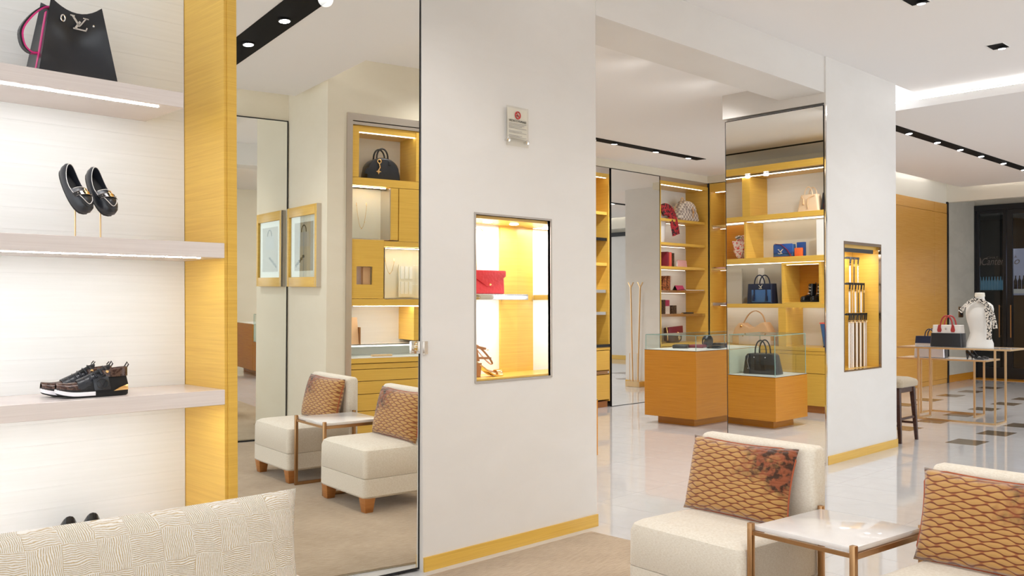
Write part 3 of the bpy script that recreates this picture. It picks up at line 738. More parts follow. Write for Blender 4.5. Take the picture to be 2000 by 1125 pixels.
for z, th in ((2.745, .07), (2.14, .075), (1.485, .055)):
    s_ = obj('shelf', B().box(.021, w - .021, .0, d - .021, z - th, z), 'wood', t, bevel=.002, segs=1)
    box('light_strip', 'led_soft', .05, w - .05, .19, .205, z - th - .003, z - th - .0005, s_); box('light_strip', 'led_soft', .05, w - .05, .36, .375, z - th - .003, z - th - .0005, s_)
box('divider', 'wood', yy(7.12), yy(7.25), .0, d - .021, 2.7455, 3.305, t)
box('divider', 'wood', yy(7.195), yy(7.225), .0, d - .021, 2.1405, 2.66, t)
box('cell_lining', 'wood_amber', yy(7.226), yy(7.9), d - .045, d - .021, 2.1405, 2.66, t)
box('display_panel', 'white', yy(5.93), yy(6.09), .02, .05, 2.1405, 2.62, t)
cb = B(); cb.box(yy(6.02), yy(6.62), .0, d - .022, 2.025, 2.055); cb.box(yy(6.02), yy(6.05), .0, d - .022, 1.486, 2.025); cb.box(yy(6.59), yy(6.62), .0, d - .022, 1.486, 2.025); cb.box(yy(6.05), yy(6.59), .0, d - .022, 1.486, 1.506)
cu = obj('cube_box', cb, 'wood', t); box('cube_back', 'wood_amber', yy(6.05), yy(6.59), d - .05, d - .022, 1.506, 2.025, cu)
fb = B(); fb.box(yy(6.04), yy(6.60), .004, .02, 2.018, 2.0245); box('light_strip', 'led_soft', yy(6.08), yy(6.56), .03, .05, 2.0205, 2.0245, cu)
box('panel', 'white', yy(7.10), yy(7.20), .30, .32, 1.4855, 2.0, t); box('panel', 'grey_gloss', yy(7.45), yy(8.0), .25, .27, 1.4855, 2.0, t)
box('divider', 'wood', yy(6.56), yy(6.68), .0, d - .021, .8905, 1.428, t)
box('counter', 'wood', 0, w, -.012, d, .842, .89, t); box('counter_rail', 'wood', .003, w - .003, -.006, d, .795, .838, t)
for a in range(3):
    x0 = yy(5.57) + .84 * a
    for z0, z1 in ((.54, .79), (.10, .533)): obj('drawer', B().box(x0, x0 + .835, -.012, .3, z0, z1), 'wood', t, bevel=.002, segs=1)

# --- glass topped counters
def counter(name, label, loc, sx, sy, deck, top, glassy):
    """footprint sx by sy from the near corner at loc; deck height, glass top"""
    t = thing(name, label, 'display case', loc)
    box('plinth', 'wood_brown' if False else 'wood_amber', .13, sx - .13, .12, sy - .12, 0, .10, t)
    obj('body', B().box(0, sx, 0, sy, .10, deck - .008), 'wood_amber', t, bevel=.002, segs=1)
    box('deck_trim', 'black_metal', 0, sx, 0, sy, deck - .008, deck - .003, t)
    box('deck', 'white', .004, sx - .004, .004, sy - .004, deck - .003, deck, t)
    g = t
    gx0, gx1, gy0, gy1 = .012, sx - .012, .012, glassy - .012
    for a in ((gx0, gx1, gy0, gy0 + .008), (gx0, gx1, gy1 - .008, gy1), (gx0, gx0 + .008, gy0 + .008, gy1 - .008), (gx1 - .008, gx1, gy0 + .008, gy1 - .008)):
        box('glass_pane', 'glass', *a, deck + .0005, top - .009, t)
    gt = box('glass_top', 'glass', gx0, gx1, gy0, gy1, top - .008, top, t)
    fb = B(); e = .0035
    for x0, x1, y0, y1 in ((gx0, gx1, gy0 - .001, gy0), (gx0, gx1, gy1, gy1 + .001), (gx0 - .001, gx0, gy0, gy1), (gx1, gx1 + .001, gy0, gy1)): fb.box(x0, x1, y0, y1, top - .008, top)
    for x in (gx0 - .002, gx1 - .004):
        for y in (gy0 - .002, gy1 - .004): fb.box(x, x + .006, y, y + .006, deck, top - .008)
    obj('glass_edge', fb, 'glass_edge', t)
    return t
counter('glass_counter', 'amber wood counter under a flat glass case with small leather goods', (9.60, 6.49, 0), 1.9, .80, .958, 1.152, .80)
bc = counter('low_glass_counter', 'amber wood counter with a deep glass case holding a black bag', (6.02, 5.66, 0), .70, .68, .637, 1.137, .68)
t = thing('tall_counter', 'amber wood counter with white deck joined behind the deep glass case', 'display case', (6.02, 6.35, 0))
box('plinth', 'wood_amber', .131, .549, -.117, 1.0, 0, .10, t); obj('body', B().box(0, .68, 0, 1.1, .10, .945), 'wood_amber', t, bevel=.002, segs=1); box('deck', 'white', .004, .676, .004, 1.096, .945, .955, t)
box('inner_panel', 'cream_panel', .02, .66, -.012, -.002, .64, .94, t)
# --- coat rack, seen in the far mirror
t = thing('valet_stand', 'slender brass coat stand with forked tips in front of a white wall', 'coat stand', (13.62, 6.95, 0))
box('base', 'brass', -.09, .09, -.16, .16, 0, .10, t)
for y0, y1 in ((-.06, -.10), (.06, .12)):
    st = obj('pole', B().tube([(0, y0, .1), (0, y1, 1.85)], .014, 8), 'brass', t)
    for s in (-1, 1): obj('fork', B().tube([(0, y1, 1.85), (0, y1 + s * .06, 1.95)], .012, 6), 'brass', st)
obj('hoop', B().tube([(0, -.13, .1), (0, -.13, .62), (0, .05, .62), (0, .05, .1)], .006, 6), 'brass', t)

# ================================================================== JEWELLERY UNIT behind the camera (front at y=.395, facing +y)
t = thing('jewellery_cabinet', 'honey wood jewellery cabinet with lit windows in a grey frame, seen in the tall mirror', 'cabinet', (5.85, .395, 0), PI)
q = lambda x: 5.85 - x       # local x from world x ; local y = -(Y-.395)
w = 1.40; d = .40
fb = B(); fb.box(q(4.49), q(4.43), -.02, .02, 0, 3.37); fb.box(0, q(4.49), -.02, .02, 3.30, 3.37); fb.box(0, q(4.49), -.012, .02, 3.262, 3.292)
obj('frame', fb, 'nickel', t)
box('back_board', 'panel_white', 0, q(4.49), d - .02, d, .9, 3.25, t)
box('side_panel', 'wood', q(4.565), q(4.49), 0, d - .02, 2.745, 3.25, t); box('side_panel', 'wood', 0, q(5.20), 0, d - .02, 2.745, 3.25, t)
cnp = obj('canopy', B().box(0, q(4.49), .01, d - .02, 3.20, 3.26), 'wood', t); box('light_strip', 'led_soft', q(5.6), q(4.58), .03, .06, 3.196, 3.1995, cnp)
obj('shelf', B().box(0, q(4.49), .0, d - .02, 2.665, 2.742), 'wood', t)
def window(x0, x1, z0, z1, lab=None):
    b = obj('window_box', B().box(q(x1), q(x0), .22, .235, z0, z1), 'cream_panel', t)
    box('light_strip', 'led_cool', q(x1) + .03, q(x0) - .03, .03, .06, z1 - .004, z1 - .001, b)
    box('glass_pane', 'glass', q(x1), q(x0), .0, .006, z0 + .001, z1 - .005, b)
    fb = B(); fb.box(q(x1) - .008, q(x1), -.004, .22, z0, z1); fb.box(q(x0), q(x0) + .004, -.004, .22, z0, z1); fb.box(q(x1), q(x0), -.004, .01, z0 - .008, z0); obj('window_frame', fb, 'nickel', t)
window(4.49, 4.905, 2.135, 2.655); window(4.855, 5.55, 1.535, 2.05)
box('post', 'wood', q(5.0), q(4.915), .0, .22, 2.13, 2.66, t)
box('door', 'wood', q(5.55), q(5.008), -.005, .02, 2.12, 2.66, t)
b = B(); b.box(q(4.84), q(4.72), -.005, .02, 1.535, 2.125); b.box(q(4.545), q(4.492), -.005, .02, 1.535, 2.125); b.box(q(4.72), q(4.545), -.005, .02, 1.535, 1.675); b.box(q(4.72), q(4.545), -.005, .02, 1.855, 2.125)
obj('door', b, 'wood', t); box('peep_back', 'pale_pink', q(4.72), q(4.545), .10, .11, 1.675, 1.855, t); box('peep_block', 'tan', q(4.72), q(4.64), .05, .099, 1.676, 1.85, t)
box('rail', 'wood', 0, q(4.842), -.002, .2, 2.062, 2.118, t); box('rail', 'wood', 0, q(4.49), -.004, d - .02, 1.46, 1.53, t)
box('light_strip', 'led_cool', 0, q(4.55), .05, .08, 1.4565, 1.4595, t)
box('side_panel', 'wood', 0, q(5.2), .02, d - .02, 1.10, 1.45, t)
box('case_floor', 'white', 0, q(4.49), -.02, d - .02, .935, .945, t); box('case_glass', 'glass', 0, q(4.49), -.02, .10, 1.062, 1.07, t); box('case_glass', 'glass', 0, q(4.49), -.02, -.014, .946, 1.061, t)
box('case_edge', 'black_metal', 0, q(4.49), .101, .107, 1.06, 1.07, t); box('deck', 'white', 0, q(4.49), .108, d - .02, 1.05, 1.068, t); box('light_strip', 'led_soft', .02, q(4.52), .09, .1, 1.045, 1.055, t)  # light strip under the deck edge added to brighten the flat case
box('case_base', 'wood', 0, q(4.49), -.02, d, .885, .934, t)
for z0, z1 in ((.10, .40), (.406, .57), (.576, .70), (.706, .82), (.826, .878)): obj('drawer', B().box(.002, q(4.492), -.012, d, z0, z1), 'wood', t, bevel=.002, segs=1)
box('plinth', 'wood_brown', 0, q(4.49), .03, d, 0, .10, t)

# ================================================================== HALL: door, street side, stool, console tables
t = thing('entrance_door', 'dark framed glass entrance door with silver script lettering', 'door', (19.95, 0, 0))
def leaf(y0, y1, z0, z1, fw=.085, fb=.22):
    lf = obj('door_leaf', B().box(-.03, .03, y0, y0 + fw, z0, z1).box(-.03, .03, y1 - fw, y1, z0, z1).box(-.03, .03, y0 + fw, y1 - fw, z1 - fw, z1).box(-.03, .03, y0 + fw, y1 - fw, z0, z0 + fb), 'black_metal', t)
    box('glass_pane', 'door_glass', -.006, .006, y0 + fw, y1 - fw, z0 + fb, z1 - fw, lf); return lf
fr = B(); fr.box(-.06, .06, 6.69, 6.81 - .12 + .0, 0, 3.53)
box('door_frame', 'black_metal', -.07, .07, 6.66, 6.69, 0, 3.53, t); box('door_frame', 'black_metal', -.07, .07, -3, 6.66, 3.42, 3.53, t)
l1 = leaf(6.10, 6.66, .02, 3.42, .055); l2 = leaf(4.9, 6.085, .02, 3.42, .10)
box('pull_handle', 'bronze', -.09, -.07, 6.20, 6.22, .85, 1.5, l1); box('pull_handle', 'bronze', -.09, -.07, 5.99, 6.01, .85, 1.5, l2)
for z in (.87, 1.46): box('handle_post', 'bronze', -.07, -.03, 6.205, 6.215, z, z + .02, l1)
box('stone_sill', 'wood_amber', -.35, .1, 3, 6.69, .0006, .012, t)
rot = (PI / 2, 0, -PI / 2)
text('lettering', 'CHAT', .06, 'silver_print', t, (-.012, 6.36, 2.44), rot, sx=1.35)
text('lettering', 'Canten', .21, 'silver_print', t, (-.012, 6.36, 2.315), rot, shear=.35, sx=.72)
text('lettering', 'Â', .06, 'silver_print', t, (-.012, 5.93, 2.44), rot, sx=1.3)
text('lettering', 'o', .2, 'silver_print', t, (-.012, 5.92, 2.315), rot, shear=.35)
ms = [(6.62 - .05 * math.sin(a * PI / 12), 2.39 + .10 * math.cos(a * PI / 12)) for a in range(13)]
obj('crescent_mark', B().loft([[(-.012, y, z) for y, z in ms], [(-.010, y, z) for y, z in ms]]), 'silver_print', t)

# street side behind the glass
ORD = 'first second third fourth fifth sixth seventh eighth ninth tenth eleventh twelfth thirteenth fourteenth'.split()
t = thing('shopfront', 'dark shopfront across the passage behind the glass door', 'building', (23.2, 6.0, 0))
box('facade', 'night', .0, .2, -7, 5, 0, 5, t); box('awning', 'night', -1.2, 0, -7, 5, 3.5, 3.6, t); box('side_wall', 'night', -3.0, 0, 2.2, 2.3, 0, 5, t)
box('timber_panel', 'night_warm', -.03, 0, 1.0, 1.35, 0, 2.6, t); box('timber_base', 'night_warm', -.05, 0, -3, .97, 0, 1.70, t)
wb = box('lit_window', 'night_lit', -.02, 0, -2.5, .95, 1.72, 2.80, t); box('window_shelf', 'white', -.25, -.02, -2.5, .93, 1.76, 1.86, wb)
box('transom', 'grey_stone', -.06, 0, -3, .1, 3.3, 3.5, t)
for i in range(10):
    b = obj('bottle', B().lathe([(.032, 0), (.036, .01), (.036, .19), (.013, .25), (.013, .31), (.001, .312)], 10), 'bottle', loc=(23.06, 6.86 - .085 * i, 1.86), smooth=True)
    tag(b, f'dark bottle on the lit shelf beyond the glass door, {ORD[i]} from the left', 'bottle', 'bottles in the lit window')
for i in range(14):
    b = obj('bottle', B().lathe([(.032, 0), (.036, .01), (.036, .19), (.013, .25), (.013, .31), (.001, .312)], 10), 'bottle_blue', loc=(22.8, 7.78 - .062 * i, 1.84), smooth=True)
    tag(b, f'pale blue bottle on the dim shelf behind the left door pane, {ORD[i]} from the left', 'bottle', 'bottles on the dim shelf')
t = thing('bottle_ledge', 'dim ledge carrying pale blue bottles behind the glass door', 'shelf', (22.8, 7.40, 1.84))
box('ledge', 'night', -.08, .39, -.48, .48, -.03, 0, t)
for i, z in enumerate((3.2, 2.92, 2.82, 2.72)):
    b = obj('street_lamp', B().ball((0, 0, 0), .016 + .012 * (i == 0), 8), 'lens', loc=(23.1, 7.0, z), smooth=True); tag(b, f'tiny white light spot behind the door glass, {("top", "second", "third", "lowest")[i]} of four', 'light')
t = thing('switch_plate', 'small bronze switch plate on the grey stone wall by the door', 'switch', (19.12, 6.69, 1.36))
box('plate', 'bronze', -.12, .12, -.012, 0, -.10, .11, t, bevel=.002); box('button', 'black_metal', -.05, .05, -.018, -.012, -.05, .05, t)

t = thing('bar_stool', 'tall dark wood stool with taupe upholstered seat behind the far pillar', 'stool', (10.31, 4.40, 0))
f = lambda cx, cy, k, z: [(cx - k, cy - k, z), (cx + k, cy - k, z), (cx + k, cy + k, z), (cx - k, cy + k, z)]
for sx in (-1, 1):
    for sy in (-1, 1): obj('leg', B().hexa(f(sx * .225, sy * .235, .016, 0), f(sx * .195, sy * .2, .026, .60)), 'walnut', t, bevel=.002)
ap = B(); ap.box(-.2, .2, -.215, -.19, .55, .61); ap.box(-.2, .2, .19, .215, .55, .61); ap.box(-.215, -.19, -.2, .2, .55, .61); ap.box(.19, .215, -.2, .2, .55, .61); obj('apron', ap, 'walnut', t)
for s in (-1, 1):
    obj('stretcher', B().box(-.2, .2, s * .218 - .01, s * .218 + .01, .25, .275), 'walnut', t); obj('stretcher', B().box(s * .208 - .01, s * .208 + .01, -.2, .2, .18, .205), 'walnut', t)
rings = [rrect(.245 - a, .26 - a, r, z) for z, a, r in ((.61, .02, .04), (.62, .002, .05), (.665, .0, .05), (.69, .012, .06), (.712, .06, .07), (.718, .14, .08))]
obj('seat_cushion', B().loft(rings), 'stool_fabric', t, smooth=True)

def console(label, x0, x1, y0, y1, h, lx0, lx1, ly0, ly1):
    t = thing('console_table', label, 'table', (x0, y0, 0)); a = lambda v: v - x0; c = lambda v: v - y0; r = .011
    fb = B(); fb.box(0, x1 - x0, 0, .012, h - .022, h); fb.box(0, x1 - x0, y1 - y0 - .012, y1 - y0, h - .022, h); fb.box(0, .012, .012, y1 - y0 - .012, h - .022, h); fb.box(x1 - x0 - .012, x1 - x0, .012, y1 - y0 - .012, h - .022, h)
    obj('top_frame', fb, 'brass', t); box('stone_top', 'stone_top', .012, x1 - x0 - .012, .012, y1 - y0 - .012, h - .020, h - .002, t)
    for x in (lx0, lx1):
        for y in (ly0, ly1): obj('leg', B().box(a(x) - r, a(x) + r, c(y) - r, c(y) + r, 0, h - .022), 'brass', t)
    for y in (ly0, ly1): obj('foot_bar', B().box(a(lx0) + r, a(lx1) - r, c(y) - r, c(y) + r, 0, .022), 'brass', t)
    obj('foot_bar', B().box(a(lx1 if h < .9 else lx0) - r, a(lx1 if h < .9 else lx0) + r, c(ly0) + r, c(ly1) - r, .0, .022), 'brass', t)
console('tall slim brass console table carrying the bag and the bust', 12.30, 12.86, 3.72, 5.12, .968, 12.42, 12.82, 3.935, 4.885)
console('lower brass console table nested behind the tall one', 12.98, 13.52, 4.22, 5.42, .782, 13.06, 13.43, 4.395, 5.10)

# ================================================================== GOODS: builders
def handles(t, m, hx, z0, hh, y, r=.008, flat=None, n=14, name='handle', ys=(-1, 1)):
    for s in ys:
        pts = [(-hx, s * y, z0 - .02)] + arc(0, z0, hx, hh, 180, 0, n, s * y) + [(hx, s * y, z0 - .02)]
        b = B()
        if flat: b.strap(pts, flat, r * 1.2, upv=(0, 1, 0))
        else: b.tube(pts, r, 8)
        obj(name, b, m, t, smooth=not flat)
def bag_body(t, w, d, h, w2, d2, m, r=.02, name='body', z0=0.0, bulge=0.0):
    rs = []
    for k_ in range(7):
        f_ = k_ / 6; bl = bulge * math.sin(PI * f_)
        rs.append(rrect((w + (w2 - w) * f_) / 2 + bl, (d + (d2 - d) * f_) / 2 + bl, min(r, d2 / 2.2, d / 2.2), z0 + .006 + (h - .006) * f_, 4))
    rs.insert(0, rrect(w / 2 - .008, d / 2 - .008, min(r, d / 2.4) * .6, z0, 4))
    rs.append(rrect(w2 / 2 - .008, d2 / 2 - .006, min(r, d2 / 2.4) * .6, z0 + h + .003, 4))
    return obj(name, B().loft(rs), m, t, smooth=True)
def stud(t, x, y, z, r, m='gold', name='stud'):
    return obj(name, B().ball((x, y, z), r, 8), m, t, smooth=True)
WIDE, OUT = [], []
def outline(L, Wd, n=14):
    o = []
    for sgn in (1, -1):
        rng = range(0, n) if sgn > 0 else range(n, 0, -1)
        for i in rng:
            s = .5 - .5 * math.cos(PI * i / n)
            hw = Wd * (max(s, 0) ** .40) * (max(1 - s, 0) ** .34) * 1.72 * (.74 + .34 * s)
            o.append((s, sgn * hw))
    return o
def cup(L, Wd, levels, base=lambda s: 0):
    """levels: (scale, height function of s); heel at x=0, toe at x=L"""
    ol = outline(L, Wd); rings = []
    for sc, zf in levels:
        rings.append([((.5 + (s - .5) * sc) * L, y * sc, base(s) + zf(s)) for s, y in ol])
    return B().loft(rings)
def vamp(L, Wd, s0, s1, zf, dome, sc=1.0, base=lambda s: 0, ns=10, nv=8, thick=.004):
    rings = []
    for i in range(ns + 1):
        s = s0 + (s1 - s0) * i / ns
        hw = Wd * (max(s, 0) ** .40) * (max(1 - s, 0) ** .34) * 1.72 * (.74 + .34 * s) * sc
        rings.append([((.5 + (s - .5) * sc) * L, hw * math.sin(PI / 2 * v), base(s) + zf(s) + dome(s) * math.cos(PI / 2 * v)) for v in [-1 + 2 * j / nv for j in range(nv + 1)]])
    top = rings; bot = [[(p[0], p[1] * .97, p[2] - thick) for p in r] for r in rings]
    b = B(); b.loft([top[i] + bot[i][::-1] for i in range(len(top))]); return b

# ---- shelf wall, left: bucket bag
t = thing('bucket_bag', 'black leather bucket bag with hot pink lined strap and silver emblem on the top shelf', 'handbag', (1.463, 4.29, 2.547), math.radians(3))
rings = []
hgt = .345
for k_ in range(11):
    f_ = k_ / 10; ring = []
    hw = .172 - .062 * f_; dy = .085 - .028 * f_
    for i in range(11):
        u = -1 + .2 * i
        ring.append((u * hw, -dy + .058 * math.sin(PI * min(1, f_ * 1.15)) * (1 - abs(u) ** 1.5) * (f_ > 0) * .9, f_ * (hgt - 0.048 * (1 - u * u) * f_ ** 2)))
    ring.append((hw * (1 - .22 * f_), 0, f_ * (hgt - .03 * f_)))
    for i in range(11):
        u = 1 - .2 * i
        ring.append((u * hw, dy - .02 * f_ * (1 - u * u), f_ * (hgt - .05 * (1 - u * u) * f_ ** 2)))
    ring.append((-hw * (1 - .22 * f_), 0, f_ * (hgt - .03 * f_)))
    rings.append(ring)
inner = [[(p[0] * .94, p[1] * .86, p[2] - .004) for p in rings[-1]], [(p[0] * .9, p[1] * .7, p[2] - .07) for p in rings[-1]]]
obj('body', B().loft(rings + inner), 'black_leather', t, smooth=True)
lp = [(-.085, .01, .318), (-.13, .0, .305), (-.185, -.01, .25), (-.222, -.012, .185), (-.215, -.012, .125), (-.185, -.01, .098), (-.145, 0, .105)]
def smooth_pts(p, n=4):
    o = []
    for i in range(len(p) - 1):
        a, b_, c_, d_ = (Vector(p[max(i - 1, 0)]), Vector(p[i]), Vector(p[i + 1]), Vector(p[min(i + 2, len(p) - 1)]))
        for k_ in range(n):
            x = k_ / n; o.append(tuple(.5 * ((2 * b_) + (c_ - a) * x + (2 * a - 5 * b_ + 4 * c_ - d_) * x * x + (3 * b_ - a - 3 * c_ + d_) * x ** 3)))
    o.append(tuple(p[-1])); return o
obj('strap', B().strap(smooth_pts(lp), .028, .006, upv=(0, 1, 0)).v and B().sweep(smooth_pts(lp), [(-.003, -.014), (.003, -.014), (.003, .014), (-.003, .014)], upv=(0, 1, 0)), 'black_leather', t)
obj('strap_lining', B().sweep(smooth_pts([(x * .985 + .006, y, z - .0) for x, y, z in lp]), [(-.0035, -.0145), (.0035, -.0145), (.0035, .0145), (-.0035, .0145)], upv=(0, 1, 0)), 'pink', t)
obj('drawstring', B().tube([(-.06, .02, .318), (0, .0, .308), (.05, -.01, .300), (.088, .0, .30)], .0055, 8), 'pink', t, smooth=True)
obj('cord_lock', B().box(-.004, .022, -.012, .012, .292, .312), 'black_gloss', t, bevel=.003)
obj('side_strap', B().sweep([(-.118, -.02, .285), (-.135, -.03, .2), (-.15, -.03, .1), (-.17, -.04, .005)], [(-.009, -.002), (.009, -.002), (.009, .002), (-.009, .002)]), 'pink', t)
emblem(t, 'chrome', (.012, -.056, .225), .062)
obj('eyelet', B().tube([(-.062 + .009 * math.cos(a * PI / 6), -.062, .262 + .014 * math.sin(a * PI / 6)) for a in range(12)], .003, 6, True), 'chrome', t, smooth=True)
stud(t, .072, -.056, .256, .006, 'chrome')

# ---- loafers on brass rods
def loafer(label, loc, rz):
    t = thing('loafer', label, 'shoe', loc, rz, 'loafers on brass rods'); L, Wd = .245, .046
    tip = bpy.data.objects.new('shoe_body', None)
    T = Matrix.Translation((0, 0, .182)) @ Matrix.Rotation(math.radians(56), 4, 'Y') @ Matrix.Translation((-L * .62, 0, 0))
    def put(name, b, m, **k): b.v = [tuple(T @ Vector(p)) for p in b.v]; return obj(name, b, m, t, **k)
    side = lambda s: .058 - .022 * math.sin(PI * min(1, s * 1.25)) - .012 * s
    put('sole', cup(L, Wd * .98, [(.97, lambda s: -.006), (1.0, lambda s: -.002), (1.0, lambda s: .004)]), 'black_matte', smooth=True)
    put('upper', cup(L, Wd, [(.98, lambda s: .0), (1.05, lambda s: .018), (1.03, lambda s: side(s) * .8), (.95, side), (.90, lambda s: side(s) - .002), (.86, lambda s: side(s) * .6), (.85, lambda s: .008)]), 'black_leather', smooth=True)
    put('insole', cup(L, Wd * .84, [(.98, lambda s: .0082), (.98, lambda s: .010)]), 'black_matte')
    put('vamp', vamp(L, Wd, .56, .985, lambda s: side(s) * .86, lambda s: .028 * (1 - ((s - .55) / .45) ** 3), .99), 'black_leather', smooth=True)
    st = [(.5 + (s - .5) * .88) for s in ()]
    wl = []
    for j in range(13):
        v = -1 + j / 6; s = .93 - .33 * v * v
        hw = Wd * (s ** .40) * ((1 - s) ** .34) * 1.72 * (.74 + .34 * s)
        wl.append(((.5 + (s - .5)) * L, hw * math.sin(PI / 2 * v) * .82, side(s) * .86 + .028 * (1 - ((s - .55) / .45) ** 3) * math.cos(PI / 2 * v * .85) + .003))
    put('stitching', B().tube(wl, .0016, 5), 'white_leather')
    rim = [((.5 + (s - .5) * .93) * L, y * .93, side(s) + .0012) for s, y in outline(L, Wd) if s < .72]
    k_ = [i for i, p in enumerate(rim) if p[1] < 0]
    ro = [p for p in rim if p[1] < 0] + [p for p in rim if p[1] >= 0]
    ro = sorted([p for p in rim if p[1] < 0], key=lambda p: -p[0]) + sorted([p for p in rim if p[1] >= 0], key=lambda p: p[0])
    put('stitching', B().tube(ro, .0013, 5), 'white_leather')
    def arcpts(s, lift, sc=1.0, n=10):
        hw = Wd * (s ** .40) * ((1 - s) ** .34) * 1.72 * (.74 + .34 * s)
        return [(s * L, hw * math.sin(PI / 2 * v) * sc, side(s) * .86 + .028 * (1 - (max(0, s - .55) / .45) ** 3) * math.cos(PI / 2 * v) + lift) for v in [-1 + 2 * j / n for j in range(n + 1)]]
    a, b_ = arcpts(.66, .004, 1.02), arcpts(.76, .004, 1.02)
    bb = B()
    lo = [[(p[0], p[1], p[2] - .004) for p in r] for r in (a, b_)]
    bb.loft([[a[i], b_[i], lo[1][i], lo[0][i]] for i in range(len(a))]); put('strap', bb, 'black_gloss', smooth=False)
    for s in (.665, .755): put('strap_stitch', B().tube(arcpts(s, .0052, 1.0), .0009, 4), 'silver')
    for s in (-1, 1): put('strap_tab', B().box(.655 * L, .77 * L, s * .033 - .006, s * .033 + .006, .034, .044), 'silver', bevel=.002)
    put('stitching', B().tube(arcpts(.57, .004, .86), .0014, 5), 'white_leather')
    z1 = arcpts(.71, .006)[5]
    put('padlock', B().box(z1[0] - .004, z1[0] + .014, -.009, .009, z1[2], z1[2] + .006), 'gold', bevel=.002)
    put('shackle', B().tube([(z1[0] - .004, -.006, z1[2] + .003), (z1[0] - .016, -.005, z1[2] + .003), (z1[0] - .016, .005, z1[2] + .003), (z1[0] - .004, .006, z1[2] + .003)], .0018, 6), 'gold')
    for yv in (2, 8): q_ = arcpts(.71, .006)[yv]; put('stud', B().ball(q_, .0028, 6), 'chrome')
    obj('rod', B().tube([(0, 0, 0), (0, 0, .172)], .0035, 8), 'brass', t, smooth=True); obj('rod_foot', B().lathe([(.018, 0), (.018, .003), (.004, .004)], 14), 'brass', t)
    return t
la = loafer('black loafer with white stitching and padlock on a brass rod, left one of the pair', (1.468, 4.27, 1.850), math.radians(-68))
copytree(la, (1.585, 4.29, 1.850), math.radians(-72), 'black loafer with white stitching and padlock on a brass rod, right one of the pair')

# ---- trainers
def trainer(label, loc, rz, proto=None):
    t = thing('trainer', label, 'shoe', loc, rz, 'trainers on the third shelf'); L, Wd = .30, .047
    base = lambda s: .016 * max(0, (s - .72) / .28) ** 2
    top = lambda s: .125 - .02 * math.sin(PI * min(1, s / .28)) if s < .28 else max(.045, .112 - .135 * (s - .28) ** .8)
    obj('outsole', cup(L, Wd, [(.97, lambda s: 0), (1.02, lambda s: .006), (1.03, lambda s: .020 + .012 * max(0, .5 - s))], base), 'black_matte', t, smooth=True)
    ol = [(s, y) for s, y in outline(L, Wd, 20) if s > .48]
    neg = sorted([p for p in ol if p[1] < 0], key=lambda p: p[0]); pos = sorted([p for p in ol if p[1] >= 0], key=lambda p: -p[0])
    ring = neg + pos
    bb = B(); bb.loft([[((.5 + (s - .5) * a) * L, y * a, base(s) + z) for a, z in ((1.035, .009), (1.045, .024), (1.0, .027), (.98, .012))] for s, y in ring])
    obj('midsole', bb, 'white_rubber', t, smooth=True)
    obj('upper', cup(L, Wd, [(1.0, lambda s: .018), (1.03, lambda s: .03 + .02 * (1 - s)), (.98, lambda s: .02 + (top(s) - .02) * .6), (.88, top), (.80, lambda s: top(s) - .002), (.74, lambda s: top(s) * .6), (.72, lambda s: .03)], base), 'black_matte', t, smooth=True)
    obj('toe_cap', vamp(L, Wd, .70, .992, lambda s: .020, lambda s: .052 - .055 * (s - .70), 1.035, base), 'brown_shiny', t, smooth=True)
    obj('vamp', vamp(L, Wd, .34, .74, lambda s: .03, lambda s: .098 - .125 * (s - .34), .98, base), 'black_leather', t, smooth=True)
    obj('tongue', B().hexa([(.085, -.026, .105), (.16, -.024, .098), (.16, .024, .098), (.085, .026, .105)], [(.078, -.022, .142), (.15, -.018, .107), (.15, .018, .107), (.078, .022, .142)]), 'black_matte', t, bevel=.006)
    obj('tongue_loop', B().tube([(.082, 0, .138), (.072, 0, .150), (.080, 0, .154), (.09, 0, .142)], .0025, 6), 'black_gloss', t)
    for i in range(6):
        x = .100 + .022 * i; z = .130 - .0125 * i
        lc = obj('lace', B().strap([(x - .008, -.036, z - .016), (x, -.018, z + .004), (x + .004, .018, z + .004), (x - .004, .036, z - .016)], .009, .004), 'black_leather', t)
    for s in (-1, 1): stud(t, .098, s * .036, .112, .0075, 'gold', 'eyelet')
    obj('collar', cup(L * .40, Wd * .86, [(1.0, lambda s: .088), (1.0, lambda s: .128 - .012 * s), (.9, lambda s: .131 - .012 * s), (.78, lambda s: .122 - .012 * s), (.76, lambda s: .09)]), 'brown_shiny', t, smooth=True)
    obj('heel_loop', B().strap([(.006, 0, .118), (-.008, 0, .140), (.0, 0, .152), (.012, 0, .130)], .012, .003, upv=(0, 1, 0)).v and B().tube([(.008, 0, .115), (-.006, 0, .138), (.0, 0, .150), (.012, 0, .130)], .003, 6), 'black_gloss', t)
    for s in (-1, 1):
        obj('heel_plate', B().hexa([(.004, s * .030 - .003, .026), (.075, s * .046 - .003, .024), (.075, s * .046 + .003, .024), (.004, s * .030 + .003, .026)], [(.006, s * .030 - .003, .052), (.05, s * .044 - .003, .038), (.05, s * .044 + .003, .038), (.006, s * .030 + .003, .052)]), 'gold', t, bevel=.002)
        yb = s * .0475
        obj('side_panel', B().hexa([(.085, yb - .004, .032), (.155, yb - .002, .030), (.155, yb + .002, .030), (.085, yb + .004, .032)], [(.095, yb * .80 - .004, .094), (.16, yb * .80 - .004, .078), (.16, yb * .80 + .004, .078), (.095, yb * .80 + .004, .094)]), 'black_leather', t, bevel=.003)
        obj('round_mark', B().tube([(.122 + .024 * math.cos(a * PI / 10), s * (.0535 - .006 * (math.sin(a * PI / 10) * .5 + .5)), .060 + .022 * math.sin(a * PI / 10)) for a in range(20)], .0014, 5, True), 'black_gloss', t)
        obj('letter_mark', B().tube([(.108, s * .050, .072), (.120, s * .052, .048), (.134, s * .050, .072)], .0014, 5), 'black_gloss', t)
    return t
